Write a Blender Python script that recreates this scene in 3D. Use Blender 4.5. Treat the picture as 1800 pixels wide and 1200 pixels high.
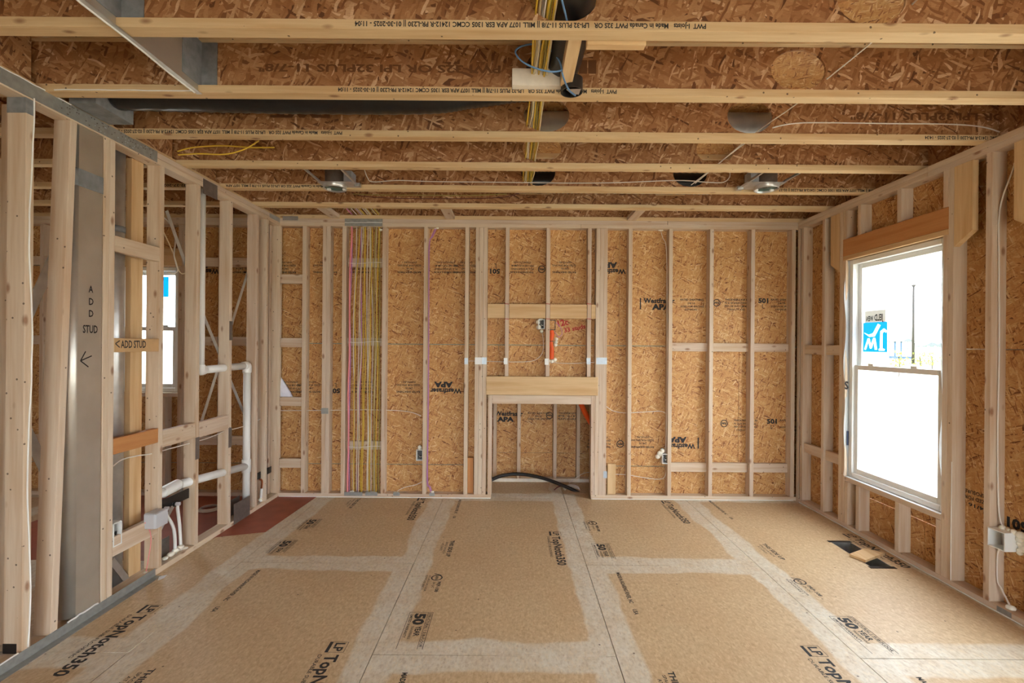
import bpy, bmesh, math, random
from mathutils import Vector, Matrix
random.seed(7)
for o in list(bpy.data.objects): bpy.data.objects.remove(o)
scene = bpy.context.scene
C = scene.collection
I = 0.0254                      # everything below is written in inches
F, H, TH = 836.0, 60.4, math.radians(.45)

# ------------------------------------------------------------------ camera, world, exposure
cam = bpy.data.cameras.new('camera'); cam.sensor_width = 36; cam.lens = F/1800*36
cam.shift_x = -3/1800; cam.shift_y = 5/1800; cam.clip_end = 2000; cam.clip_start = .02
camo = bpy.data.objects.new('camera', cam); C.objects.link(camo)
camo.location = (0, 0, H*I); camo.rotation_euler = (math.pi/2, -TH, 0)
scene.camera = camo
w = bpy.data.worlds.new('sky'); scene.world = w; w.use_nodes = True
bg = w.node_tree.nodes['Background']; bg.inputs[0].default_value = (.89, .955, 1.0, 1); bg.inputs[1].default_value = 3.0
vs = scene.view_settings
vs.view_transform = 'Standard'; vs.look = 'None'; vs.gamma = 1; vs.use_curve_mapping = False
vs.exposure = 2.0

# ------------------------------------------------------------------ measuring helpers (photo pixel -> point on a known plane, inches)
_c, _s = math.cos(TH), math.sin(TH)
def uv(x, y):
    dx, dy = x-903, y-605
    return dx*_c+dy*_s, -dx*_s+dy*_c
def PY(x, y, Y):
    u, v = uv(x, y); return Vector((u*Y/F, Y, H-v*Y/F))
def PX(x, y, X):
    u, v = uv(x, y); Y = X*F/u; return Vector((X, Y, H-v*Y/F))
def PZ(x, y, Z=0):
    u, v = uv(x, y); Y = F*(H-Z)/v; return Vector((u*Y/F, Y, Z))

# ------------------------------------------------------------------ materials
MATS = {}
def srgb(r, g, b):
    f = lambda c: ((c/255+.055)/1.055)**2.4 if c > 10 else c/255/12.92
    return (f(r), f(g), f(b), 1)
class NT:
    def __init__(s, name):
        m = bpy.data.materials.new(name); m.use_nodes = True; s.m = m
        s.n = m.node_tree.nodes; s.l = m.node_tree.links; s.b = s.n['Principled BSDF']; MATS[name] = m
    def node(s, t, **k):
        n = s.n.new(t)
        for a, v in k.items(): setattr(n, a, v)
        return n
    def link(s, a, b): s.l.new(a, b)
    def put(s, sock, v):
        if hasattr(v, 'links') or isinstance(v, bpy.types.NodeSocket): s.l.new(v, sock)
        else: sock.default_value = v
    def math(s, op, a, b=0.0, c=None):
        n = s.node('ShaderNodeMath', operation=op); s.put(n.inputs[0], a); s.put(n.inputs[1], b)
        if c is not None: s.put(n.inputs[2], c)
        return n.outputs[0]
    def mix(s, fac, a, b, blend='MIX'):
        n = s.node('ShaderNodeMix', data_type='RGBA', blend_type=blend)
        s.put(n.inputs[0], fac); s.put(n.inputs[6], a); s.put(n.inputs[7], b); return n.outputs[2]
    def ramp(s, fac, stops, interp='LINEAR'):
        n = s.node('ShaderNodeValToRGB'); n.color_ramp.interpolation = interp
        e = n.color_ramp.elements
        while len(e) < len(stops): e.new(.5)
        for i, (p, c) in enumerate(stops): e[i].position = p; e[i].color = c
        s.put(n.inputs[0], fac); return n.outputs[0]
    def vmath(s, op, a, b=None):
        n = s.node('ShaderNodeVectorMath', operation=op); s.put(n.inputs[0], a)
        if b is not None: s.put(n.inputs[1], b)
        return n.outputs[0]
    def comb(s, x, y, z):
        n = s.node('ShaderNodeCombineXYZ'); s.put(n.inputs[0], x); s.put(n.inputs[1], y); s.put(n.inputs[2], z); return n.outputs[0]
    def sep(s, v):
        n = s.node('ShaderNodeSeparateXYZ'); s.put(n.inputs[0], v); return n.outputs
    def noise(s, vec, scale, detail=3, rough=.5):
        n = s.node('ShaderNodeTexNoise'); s.put(n.inputs['Vector'], vec); n.inputs['Scale'].default_value = scale
        n.inputs['Detail'].default_value = detail; n.inputs['Roughness'].default_value = rough; return n.outputs
    def vor(s, vec, scale, dims='3D', feature='F1', rand=1.0, box=False):
        n = s.node('ShaderNodeTexVoronoi', voronoi_dimensions=dims, feature=feature)
        if box: n.distance = 'CHEBYCHEV'
        s.put(n.inputs['Vector'], vec); n.inputs['Scale'].default_value = scale; n.inputs['Randomness'].default_value = rand; return n.outputs
    def bump(s, hgt, strength=.3, dist=.002):
        n = s.node('ShaderNodeBump'); n.inputs['Strength'].default_value = strength; n.inputs['Distance'].default_value = dist
        s.put(n.inputs['Height'], hgt); s.link(n.outputs[0], s.b.inputs['Normal'])
    def objco(s):                # object coords (metres) shifted per object, plus the random value
        tc = s.node('ShaderNodeTexCoord'); oi = s.node('ShaderNodeObjectInfo')
        off = s.comb(s.math('MULTIPLY', oi.outputs['Random'], 37.0), s.math('MULTIPLY', oi.outputs['Random'], 71.0), s.math('MULTIPLY', oi.outputs['Random'], 53.0))
        return s.vmath('ADD', tc.outputs['Object'], off), oi.outputs['Random'], tc.outputs['Object']

def wood(name, axis, stops, knots=True, dark=.55):
    t = NT(name); co, rnd, _ = t.objco()
    k = {'x': (.06, 1, 1), 'y': (1, .06, 1), 'z': (1, 1, .06)}[axis]
    g = t.vmath('MULTIPLY', co, k)
    n1 = t.noise(g, 90, 4, .6)[0]; n2 = t.noise(g, 22, 2)[0]
    base = t.ramp(rnd, stops)
    col = t.mix(t.math('MULTIPLY', t.math('SUBTRACT', n1, .35), .55), base, t.mix(1, base, srgb(196, 160, 120), 'MULTIPLY'))
    col = t.mix(t.ramp(n2, [(.45, (0, 0, 0, 1)), (.7, (.45, .45, .45, 1))]), col, t.mix(1, base, srgb(214, 176, 130), 'MULTIPLY'))
    if knots:
        kk = {'x': (.45, 1, 1), 'y': (1, .45, 1), 'z': (1, 1, .45)}[axis]
        v = t.vor(t.vmath('MULTIPLY', co, kk), 13)
        sp = t.sep(v[1]); on = t.math('GREATER_THAN', sp[0], .5)
        kn = t.math('MULTIPLY', on, t.math('SUBTRACT', 1.0, t.ramp(v[0], [(.08, (0, 0, 0, 1)), (.2, (1, 1, 1, 1))])))
        col = t.mix(t.math('MULTIPLY', kn, .8), col, srgb(138, 92, 60))
        v2 = t.vor(co, 20); sp2 = t.sep(v2[1])       # nail marks and specks
        k2 = t.math('MULTIPLY', t.math('GREATER_THAN', sp2[1], .70), t.math('LESS_THAN', v2[0], .10))
        col = t.mix(t.math('MULTIPLY', k2, .8), col, srgb(70, 50, 38))
    t.link(col, t.b.inputs['Base Color']); t.b.inputs['Roughness'].default_value = .72
    t.bump(n1, .15, .001)
    return t.m
LUM = [(0, srgb(208, 188, 168)), (.35, srgb(220, 203, 181)), (.7, srgb(212, 193, 169)), (1, srgb(222, 204, 179))]
for a in 'xyz':
    wood('lumber_'+a, a, LUM)
    wood('flange_'+a, a, [(0, srgb(216, 188, 144)), (1, srgb(224, 198, 154))])
    wood('header_'+a, a, [(0, srgb(196, 138, 84)), (1, srgb(202, 146, 92))], knots=False)
    wood('pine_'+a, a, [(0, srgb(218, 186, 140)), (1, srgb(224, 194, 148))], knots=False)

def osb(name, plane, L, W, stops, box_=False):
    t = NT(name); co, rnd, raw = t.objco(); x, y, z = t.sep(co)
    a, b = {'xz': (x, z), 'yz': (y, z), 'xy': (x, y)}[plane]
    p = t.comb(a, b, 0.0)
    wob = t.noise(p, 9, 2)[1]
    p = t.vmath('ADD', p, t.vmath('MULTIPLY', t.vmath('SUBTRACT', wob, (.5, .5, .5)), (.03, .03, 0)))
    col = None; hgt = None
    for i, (ang, th, sl, sw) in enumerate([(8, -1, 1.3, 1.2), (-35, .55, 1.1, 1), (52, .62, 1, .9), (-12, .6, 1, .8), (100, .74, .7, .8), (25, .70, .9, .6), (-65, .78, .6, .5)]):
        r = t.node('ShaderNodeVectorRotate', rotation_type='Z_AXIS'); t.link(p, r.inputs['Vector']); r.inputs['Angle'].default_value = math.radians(ang)
        q = t.vmath('MULTIPLY', t.vmath('ADD', r.outputs[0], (i*3.1, i*1.7, 0)), (1/(L*sl), 1/(W*sw), 0))
        v = t.vor(q, 1, '2D', box=box_); s = t.sep(v[1])
        lc = t.ramp(s[0], stops)
        if col is None: col = lc; hgt = s[0]
        else:
            m = t.math('GREATER_THAN', s[1], th)
            col = t.mix(m, col, lc); hgt = t.math('ADD', hgt, t.math('MULTIPLY', m, s[2]))
    fib = t.noise(t.vmath('MULTIPLY', p, (12, 60, 1)), 5, 3)[0]
    col = t.mix(t.math('MULTIPLY', t.math('SUBTRACT', fib, .38), .9), col, srgb(120, 76, 40))
    t.link(col, t.b.inputs['Base Color']); t.b.inputs['Roughness'].default_value = .62
    t.bump(hgt, .25, .0015)
    return t
for pl in ('xz', 'yz', 'xy'):
    osb('osb_wall_'+pl, pl, .078, .0125, [(0, srgb(116, 66, 30)), (.06, srgb(164, 106, 58)), (.2, srgb(198, 144, 86)), (.6, srgb(208, 158, 98)), (.88, srgb(216, 172, 114)), (1, srgb(234, 202, 152))])
    osb('osb_web_'+pl, pl, .115, .021, [(0, srgb(92, 50, 22)), (.10, srgb(136, 88, 50)), (.35, srgb(160, 110, 68)), (.65, srgb(172, 124, 80)), (.88, srgb(190, 146, 102)), (1, srgb(224, 188, 150))], True)

def floor_mat():
    t = NT('floor_osb'); tc = t.node('ShaderNodeTexCoord'); geo = t.node('ShaderNodeNewGeometry')
    pos = geo.outputs['Position']
    u, v, _ = t.sep(tc.outputs['UV'])          # inches from the sheet's corner
    d = t.math('MINIMUM', t.math('MINIMUM', u, t.math('SUBTRACT', 47.4, u)), t.math('MINIMUM', v, t.math('SUBTRACT', 96.0, v)))
    n = t.noise(pos, 3.2, 3)[0]; n2 = t.noise(pos, 1.1, 2)[0]
    d = t.math('ADD', d, t.math('MULTIPLY', t.math('SUBTRACT', n, .5), 4.0))
    d = t.math('ADD', d, t.math('MULTIPLY', t.math('SUBTRACT', n2, .5), 5.0))
    band = t.ramp(t.math('DIVIDE', d, 10.0), [(.42, (1, 1, 1, 1)), (.50, (0, 0, 0, 1))])
    fl = t.noise(t.vmath('MULTIPLY', pos, (1, .6, 1)), 55, 6, .7)[0]
    fl2 = t.noise(t.vmath('MULTIPLY', pos, (1, .35, 1)), 26, 4, .6)[0]
    big = t.noise(pos, 2.0, 3)[0]
    tan = t.ramp(fl, [(.3, srgb(178, 150, 112)), (.5, srgb(202, 176, 138)), (.72, srgb(220, 198, 162))])
    tan = t.mix(t.math('MULTIPLY', fl2, .35), tan, srgb(208, 178, 140))
    tan = t.mix(t.ramp(big, [(.4, (0, 0, 0, 1)), (.75, (.4, .4, .4, 1))]), tan, srgb(190, 154, 114))
    sand = t.ramp(fl, [(.3, srgb(198, 188, 168)), (.5, srgb(220, 213, 196)), (.75, srgb(234, 229, 216))])
    sand = t.mix(t.ramp(fl2, [(.45, (0, 0, 0, 1)), (.8, (.5, .5, .5, 1))]), sand, srgb(190, 172, 142))
    pat = t.ramp(t.noise(pos, 5.0, 4, .65)[0], [(.34, (.62, .62, .62, 1)), (.6, (1, 1, 1, 1))])
    col = t.mix(t.math('MULTIPLY', t.math('MULTIPLY', band, .95), pat), tan, sand)
    fk = t.vor(t.vmath('MULTIPLY', pos, (1, .5, 1)), 105); fs = t.sep(fk[1])
    col = t.mix(t.math('MULTIPLY', t.math('GREATER_THAN', fs[0], .86), .24), col, srgb(234, 214, 178))
    col = t.mix(t.math('MULTIPLY', t.math('LESS_THAN', fs[0], .10), .18), col, srgb(150, 112, 74))
    vv = t.vor(pos, 11); sp = t.sep(vv[1])
    dots = t.math('MULTIPLY', t.math('GREATER_THAN', sp[0], .66), t.math('LESS_THAN', vv[0], .06))
    col = t.mix(t.math('MULTIPLY', dots, .8), col, srgb(84, 62, 46))
    t.link(col, t.b.inputs['Base Color']); t.b.inputs['Roughness'].default_value = .5
    t.bump(fl, .04, .001)
floor_mat()

def flat(name, col, rough=.6, metal=0.0, var=0.0, scale=20, emit=None):
    t = NT(name)
    if var:
        co, r, _ = t.objco(); n = t.noise(co, scale, 4)[0]
        dk = tuple(c*(1-var) for c in col[:3])+(1,); lt = tuple(min(1, c*(1+var)) for c in col[:3])+(1,)
        t.link(t.ramp(n, [(.3, dk), (.7, lt)]), t.b.inputs['Base Color'])
    else: t.b.inputs['Base Color'].default_value = col
    t.b.inputs['Roughness'].default_value = rough; t.b.inputs['Metallic'].default_value = metal
    return t.m
flat('galvanised', srgb(200, 200, 198), .34, .75, .12, 14)
flat('duct_metal', srgb(204, 200, 190), .30, .72, .08, 5)
flat('strap_metal', srgb(158, 160, 156), .45, .45, .12, 30)
flat('plate_dark', srgb(118, 110, 104), .45, .4, .15, 30)
flat('plate_light', srgb(186, 198, 208), .45, .55, .08, 30)
flat('mastic', srgb(126, 128, 130), .75, 0, .2, 25)
flat('black_plastic', srgb(26, 27, 29), .28, 0, .3, 20)
flat('black_rubber', srgb(30, 28, 28), .45, 0)
flat('white_vinyl', srgb(236, 238, 236), .35, 0)
flat('white_pvc', srgb(232, 232, 228), .3, 0)
flat('white_cable', srgb(228, 222, 212), .45, 0)
flat('cream_cable', srgb(222, 208, 170), .45, 0)
flat('yellow_cable', srgb(222, 186, 64), .45, 0)
flat('olive_cable', srgb(176, 160, 86), .45, 0)
flat('pink_cable', srgb(236, 142, 148), .45, 0)
flat('purple_cable', srgb(184, 124, 186), .45, 0)
flat('blue_cable', srgb(104, 146, 194), .45, 0)
flat('dark_red_cable', srgb(110, 50, 48), .5, 0)
flat('orange_tube', srgb(240, 92, 24), .5, 0)
flat('foam', srgb(240, 236, 220), .9, 0, .05, 60)
flat('sealant', srgb(240, 240, 236), .6, 0)
flat('ink_black', srgb(38, 36, 38), .7, 0)
flat('ink_grey', srgb(98, 84, 66), .8, 0)
flat('ink_web', srgb(112, 72, 42), .8, 0)
flat('ink_red', srgb(176, 40, 44), .7, 0)
flat('box_grey', srgb(196, 196, 200), .4, 0)
flat('box_inside', srgb(84, 84, 84), .6, 0)
flat('white_bag', srgb(226, 226, 238), .5, 0, .06, 20)
flat('red_membrane', srgb(156, 82, 60), .55, 0, .14, 9)
flat('lens_green', srgb(84, 104, 98), .25, .3)
flat('copper', srgb(180, 110, 70), .35, .9)
flat('wrap_white', srgb(226, 230, 232), .55, 0)
flat('wrap_green', srgb(130, 150, 136), .7, 0)
flat('whitewashed', srgb(232, 222, 206), .7, 0, .06, 30)
flat('sticker_blue', srgb(52, 176, 226), .5, 0)
flat('sticker_white', srgb(236, 236, 236), .5, 0); flat('sticker_film', srgb(226, 226, 222), .5, 0)
flat('sticker_navy', srgb(40, 52, 84), .5, 0)
flat('ground_dirt', srgb(206, 198, 180), .9, 0, .06, .4)
flat('grass', srgb(140, 148, 76), .9, 0, .12, .5)
flat('pole_wood', srgb(44, 42, 42), .8, 0)
flat('siding_blue', srgb(50, 78, 112), .7, 0)
flat('siding_pale', srgb(120, 134, 144), .7, 0)
flat('roof_grey', srgb(90, 96, 104), .8, 0)
flat('leaf', srgb(130, 140, 40), .8, 0, .2, 3)
t = NT('glass'); tr = t.node('ShaderNodeBsdfTransparent'); gl = t.node('ShaderNodeBsdfGlossy'); gl.inputs['Roughness'].default_value = .02
mx = t.node('ShaderNodeMixShader'); mx.inputs[0].default_value = .06; t.link(tr.outputs[0], mx.inputs[1]); t.link(gl.outputs[0], mx.inputs[2])
t.link(mx.outputs[0], t.n['Material Output'].inputs[0])
for nm, fac_ in (('sticker_blue', .6), ('sticker_white', .6), ('sticker_film', .3)):          # thin film that daylight shines through
    m = MATS[nm]; nt = m.node_tree; tl = nt.nodes.new('ShaderNodeBsdfTranslucent'); tl.inputs[0].default_value = nt.nodes['Principled BSDF'].inputs['Base Color'].default_value
    ad = nt.nodes.new('ShaderNodeMixShader'); ad.inputs[0].default_value = fac_
    nt.links.new(nt.nodes['Principled BSDF'].outputs[0], ad.inputs[1]); nt.links.new(tl.outputs[0], ad.inputs[2]); nt.links.new(ad.outputs[0], nt.nodes['Material Output'].inputs[0])

# ------------------------------------------------------------------ builders
WL = {}                                                # world location (inches) of every object
def link(name, me, loc, mat, parent):
    o = bpy.data.objects.new(name, me); C.objects.link(o)
    if me is not None and mat: me.materials.append(MATS[mat])
    loc = Vector(loc); WL[o] = loc
    pl = WL[parent] if parent else Vector((0, 0, 0))
    o.parent = parent; o.location = (loc-pl)*I
    return o
def empty(name, loc=(0, 0, 0), parent=None):
    o = link(name, None, loc, None, parent); o.empty_display_size = .05; return o
def tag(o, label, cat, group=None):
    o['label'] = label; o['category'] = cat
    if group: o['group'] = group
    return o
def struct(name, loc=(0, 0, 0)):
    o = empty(name, loc); o['kind'] = 'structure'; return o
def from_bm(name, bm, mat, parent=None, loc=None, smooth=False):
    if loc is None:
        lo = Vector((min(v.co.x for v in bm.verts), min(v.co.y for v in bm.verts), min(v.co.z for v in bm.verts)))
        hi = Vector((max(v.co.x for v in bm.verts), max(v.co.y for v in bm.verts), max(v.co.z for v in bm.verts)))
        loc = (lo+hi)/2
    loc = Vector(loc)
    for v in bm.verts: v.co = (v.co-loc)*I
    me = bpy.data.meshes.new(name); bm.to_mesh(me); bm.free()
    if smooth:
        for p in me.polygons: p.use_smooth = True
    return link(name, me, loc, mat, parent)
def bm_box(bm, x0, x1, y0, y1, z0, z1, bev=0.0):
    b = bmesh.new(); bmesh.ops.create_cube(b, size=1)
    for v in b.verts: v.co = Vector(((x0+x1)/2+v.co.x*(x1-x0), (y0+y1)/2+v.co.y*(y1-y0), (z0+z1)/2+v.co.z*(z1-z0)))
    if bev: bmesh.ops.bevel(b, geom=b.edges[:], offset=bev, segments=1, affect='EDGES')
    me = bpy.data.meshes.new('tmp'); b.to_mesh(me); b.free(); bm.from_mesh(me); bpy.data.meshes.remove(me)
def box(name, x0, x1, y0, y1, z0, z1, mat, parent=None, bev=.07):
    bm = bmesh.new(); x0, x1 = sorted((x0, x1)); y0, y1 = sorted((y0, y1)); z0, z1 = sorted((z0, z1))
    bm_box(bm, x0, x1, y0, y1, z0, z1, min(bev, .3*min(x1-x0, y1-y0, z1-z0)))
    return from_bm(name, bm, mat, parent)
def prism(name, pts, direc, mat, parent=None):          # planar polygon pushed along a vector
    bm = bmesh.new(); d = Vector(direc)
    a = [bm.verts.new(Vector(p)) for p in pts]; b = [bm.verts.new(Vector(p)+d) for p in pts]
    bm.faces.new(a); bm.faces.new(b[::-1]); n = len(pts)
    for i in range(n): bm.faces.new((a[(i+1) % n], a[i], b[i], b[(i+1) % n]))
    bmesh.ops.recalc_face_normals(bm, faces=bm.faces[:])
    return from_bm(name, bm, mat, parent)
def smooth_path(pts, k=6):
    P = [Vector(p) for p in pts]
    if len(P) < 3: return P
    out = []
    for i in range(len(P)-1):
        p0 = P[max(i-1, 0)]; p1 = P[i]; p2 = P[i+1]; p3 = P[min(i+2, len(P)-1)]
        for j in range(k):
            t = j/k
            out.append(.5*((2*p1)+(-p0+p2)*t+(2*p0-5*p1+4*p2-p3)*t*t+(-p0+3*p1-3*p2+p3)*t**3))
    out.append(P[-1]); return out
def tube_bm(bm, pts, r, n=8, sm=True, k=6, rad=None, squash=1.0):
    P = smooth_path(pts, k) if sm else [Vector(p) for p in pts]
    rings = []; up = None
    for i, p in enumerate(P):
        d = (P[min(i+1, len(P)-1)]-P[max(i-1, 0)]).normalized()
        if up is None: up = Vector((0, 0, 1)) if abs(d.z) < .9 else Vector((1, 0, 0))
        a = (up-d*up.dot(d)).normalized(); b = d.cross(a); up = a
        rr = rad(i/(len(P)-1), i) if rad else r
        rings.append([bm.verts.new(p+(a*math.cos(2*math.pi*j/n)*squash+b*math.sin(2*math.pi*j/n))*rr) for j in range(n)])
    for A, B in zip(rings, rings[1:]):
        for j in range(n): bm.faces.new((A[j], A[(j+1) % n], B[(j+1) % n], B[j]))
    bm.faces.new(rings[0][::-1]); bm.faces.new(rings[-1])
def tube(name, pts, r, mat, parent=None, n=8, sm=True, k=6, rad=None, squash=1.0):
    bm = bmesh.new(); tube_bm(bm, pts, r, n, sm, k, rad, squash); bmesh.ops.recalc_face_normals(bm, faces=bm.faces[:])
    return from_bm(name, bm, mat, parent, smooth=True)
def curve_plate(name, outline, holes, xdir, ydir, org, thick, mat, parent):   # flat board with real holes
    cu = bpy.data.curves.new('tmp', 'CURVE'); cu.dimensions = '2D'; cu.fill_mode = 'BOTH'; cu.extrude = thick/2
    for pts in [outline]+holes:
        s = cu.splines.new('POLY'); s.points.add(len(pts)-1); s.use_cyclic_u = True
        for q, p in zip(s.points, pts): q.co = (p[0], p[1], 0, 1)
    ob = bpy.data.objects.new('tmp', cu); me = bpy.data.meshes.new_from_object(ob)
    bm = bmesh.new(); bm.from_mesh(me); bpy.data.objects.remove(ob); bpy.data.curves.remove(cu); bpy.data.meshes.remove(me)
    X, Y = Vector(xdir), Vector(ydir); N = X.cross(Y); O = Vector(org)
    for v in bm.verts: v.co = O+X*v.co.x+Y*v.co.y+N*v.co.z
    bmesh.ops.recalc_face_normals(bm, faces=bm.faces[:])
    return from_bm(name, bm, mat, parent)
_tc = {}
def text_mesh(s, bold=0.0):
    if (s, bold) in _tc: return _tc[(s, bold)]
    cu = bpy.data.curves.new('tmp', 'FONT'); cu.body = s; cu.size = 1; cu.resolution_u = 2; cu.offset = bold
    ob = bpy.data.objects.new('tmp', cu); me = bpy.data.meshes.new_from_object(ob)
    V = [v.co.copy() for v in me.vertices]; Fc = [tuple(p.vertices) for p in me.polygons]
    bpy.data.objects.remove(ob); bpy.data.curves.remove(cu); bpy.data.meshes.remove(me)
    x0 = min(v.x for v in V); x1 = max(v.x for v in V)
    V = [((v.x-x0), v.y) for v in V]; _tc[(s, bold)] = (V, Fc, x1-x0); return _tc[(s, bold)]
CAP = .72
def stamp(name, items, org, xdir, ydir, mat, parent, eps=.02):
    """items: (text, x, y, cap height, width or None, bold) or ('#', x0, y0, x1, y1) filled bar or ('o', x, y, r) ring; one flat print"""
    X, Y = Vector(xdir), Vector(ydir); N = X.cross(Y); O = Vector(org)+N*eps
    bm = bmesh.new()
    def quad(a, b, c, d):
        bm.faces.new([bm.verts.new(O+X*p[0]+Y*p[1]) for p in ((a, b), (c, b), (c, d), (a, d))])
    for it in items:
        if it[0] == '#': quad(*it[1:5]); continue
        if it[0] == 'o':
            _, cx, cy, r = it; n = 16
            for i in range(n):
                a0, a1 = 2*math.pi*i/n, 2*math.pi*(i+1)/n
                bm.faces.new([bm.verts.new(O+X*(cx+q*math.cos(a))+Y*(cy+q*math.sin(a))) for q, a in ((r, a0), (r, a1), (r*.78, a1), (r*.78, a0))][::-1])
            continue
        if it[0] == '/':
            _, ax, ay, bx, by, wd = it; d = Vector((bx-ax, by-ay)); n_ = Vector((-d.y, d.x)).normalized()*wd/2
            bm.faces.new([bm.verts.new(O+X*p[0]+Y*p[1]) for p in ((ax-n_.x, ay-n_.y), (bx-n_.x, by-n_.y), (bx+n_.x, by+n_.y), (ax+n_.x, ay+n_.y))]); continue
        s, x, y, hh, wd, bold = (list(it)+[None, 0.0])[:6] if len(it) < 6 else it
        V, Fc, tw = text_mesh(s, bold or 0.0); sy = hh/CAP; sx = sy if not wd else wd/tw
        vs_ = [bm.verts.new(O+X*(x+v[0]*sx)+Y*(y+v[1]*sy)) for v in V]
        for f_ in Fc:
            try: bm.faces.new([vs_[i] for i in f_])
            except ValueError: pass
    return from_bm(name, bm, mat, parent)
def rect_minus(r, holes):
    rs = [r]
    for hx0, hx1, hz0, hz1 in holes:
        nx = []
        for a0, a1, b0, b1 in rs:
            if hx1 <= a0 or hx0 >= a1 or hz1 <= b0 or hz0 >= b1: nx.append((a0, a1, b0, b1)); continue
            if hz0 > b0: nx.append((a0, a1, b0, hz0))
            if hz1 < b1: nx.append((a0, a1, hz1, b1))
            c0, c1 = max(b0, hz0), min(b1, hz1)
            if hx0 > a0: nx.append((a0, hx0, c0, c1))
            if hx1 < a1: nx.append((hx1, a1, c0, c1))
        rs = nx
    return [q for q in rs if q[1]-q[0] > .5 and q[3]-q[2] > .5]

XL, XR = -92.0, 111.0            # room faces of the left and right stud walls
YB, YS = 186.4, 189.9            # room face of the back studs, inner face of the back sheathing
ZP = 109.1                       # underside of the joists
YN = -140.0                      # how far the place runs on behind the camera
XF = -232.0                      # far side of the room behind the left wall

# ================================================================== FLOOR
floor = struct('floor')
HOLE = (88.2, 100.6, 122.6, 134.0)    # x0 x1 y0 y1 of the register cut-out, measured from the photo below
hp = [PZ(1482, 944), PZ(1560, 946), PZ(1612, 994), PZ(1522, 992)]
hx0, hx1 = 98.6, 104.6; hy0, hy1 = 131.0, 147.0
def floor_panel(x0, x1, y0, y1, sx, sy):
    g = .08
    x0 += g; x1 -= g; y0 += g; y1 -= g
    holes = []
    if x0 < hx0 < x1 and y0 < hy0 and hy1 < y1: holes = [[(hx0, hy0), (hx1, hy0), (hx1, hy1), (hx0, hy1)]]
    o = curve_plate('floor_panel', [(x0, y0), (x1, y0), (x1, y1), (x0, y1)], holes, (1, 0, 0), (0, 1, 0), (0, 0, -.36), .72, 'floor_osb', floor)
    me = o.data
    while me.uv_layers: me.uv_layers.remove(me.uv_layers[0])
    uvl = me.uv_layers.new(name='UVMap')
    for lp in me.loops:
        co = me.vertices[lp.vertex_index].co/I+WL[o]; uvl.data[lp.index].uv = (co.x-sx, co.y-sy)
    return o
cols = [(-27-47.4*k, -27-47.4*(k-1)) for k in (5, 4, 3, 2, 1, 0)]+[(20.4, 67.8), (67.8, 115.2)]
cols = [(-227.6+47.4*k-36.4+0, 0) for k in range(0)] or [(-27+47.4*(k), -27+47.4*(k+1)) for k in range(-5, 3)]
for ci, (x0, x1) in enumerate(cols):
    k = ci-5                                   # k=0 is the column under the camera
    ys = 92.3 if k % 2 == 0 else 130.6
    yy = ys-96*3
    while yy < 212:
        y0, y1 = max(yy, YN), min(yy+96, 192.9 if not (k in (0,)) else 212.4)
        cx0, cx1 = max(x0, XF), min(x1, 114.6)
        if y1 > y0+1 and cx1 > cx0+1: floor_panel(cx0, cx1, y0, y1, x0, yy)
        yy += 96
for (a, b, y0, y1) in ((-16, -27, 193, 212.4), (20.5, 40, 193, 212.4)):
    floor_panel(min(a, b), max(a, b), y0, y1, min(a, b)-15, y0-40)
# added sheets underneath so that no light comes up through the joints
for q in rect_minus((XF, 114.6, YN, 192.8), [(hx0-.5, hx1+.5, hy0-.5, hy1+.5)]): box('light_block_sheet', q[0], q[1], q[2], q[3], -1.6, -.75, 'black_rubber', floor, bev=0)
box('light_block_sheet', -16, 40, 192.8, 212.4, -1.6, -.75, 'black_rubber', floor, bev=0)
# printing on the floor, reading towards the viewer
XD, YD = (0, -1, 0), (1, 0, 0)
def topnotch(px, py, extra=True):
    o = PZ(px, py)                              # corner beside the top of the letters at the start
    it = [('#', 0, -.1, 3.3, 0), ('#', 0, -3.1, .12, 0), ('#', 3.2, -3.1, 3.3, 0), ('#', 0, -3.75, 3.3, -3.1), ('LP', .35, -2.45, 1.9, 2.6, .03),
          ('TopNotch350', 4.0, -3.0, 2.5, 19.5, .03), ('DURABLE SUB-FLOORING', 4.0, -4.6, .75, 14.5, .01)]
    stamp('printed_lettering', it, (o.x, o.y, 0), XD, YD, 'ink_black', floor)
def fifty(px, py, L=12.5):
    o = PZ(px, py)
    it = [('#', 0, -.12, L, 0), ('#', 0, -5.3, .12, 0), ('#', 0, -5.3, L, -5.2), ('#', 0, -1.15, L, -1.05), ('STRUCTURAL 1 SUB-FLOOR', .3, -.9, .6, L-1, .02), ('50', .5, -3.8, 2.3, 4.3, .05),
          ('YEAR', 5.2, -2.8, 1.2, 3.6, .03), ('TRANSFERABLE', 5.2, -3.8, .55, 4.6, .01), ('LIMITED WARRANTY', .8, -4.9, .6, 8.5, .02)]
    stamp('printed_lettering', it, (o.x, o.y, 0), XD, YD, 'ink_black', floor)
def sideup(px, py, s=1.0):
    o = PZ(px, py)
    it = [('THIS SIDE UP', 0, -1.3*s, 1.2*s, 11*s, .03), ('SPACE 1/8 INCH', 1, -2.6*s, .7*s, 8*s, .01), ('AT JOINTS', 2, -3.7*s, .7*s, 5*s, .01)]
    stamp('printed_lettering', it, (o.x, o.y, 0), XD, YD, 'ink_black', floor)
def apa(px, py):
    o = PZ(px, py)
    it = [('o', 2.2, -1.6, 1.5), ('APA', 1.1, -2.0, .8, 2.2, .03), ('/', 0, -2.6, .9, -.6, .3), ('PRP-108', 4.2, -1.1, .9, 5, .03), ('STURD-I-FLOOR', 1, -3.8, .55, 8, .01), ('EXPOSURE 1', 1, -4.6, .55, 7, .01), ('24 OC', 4.4, -2.2, .6, 3, .01)]
    stamp('printed_lettering', it, (o.x, o.y, 0), XD, YD, 'ink_black', floor)
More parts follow.
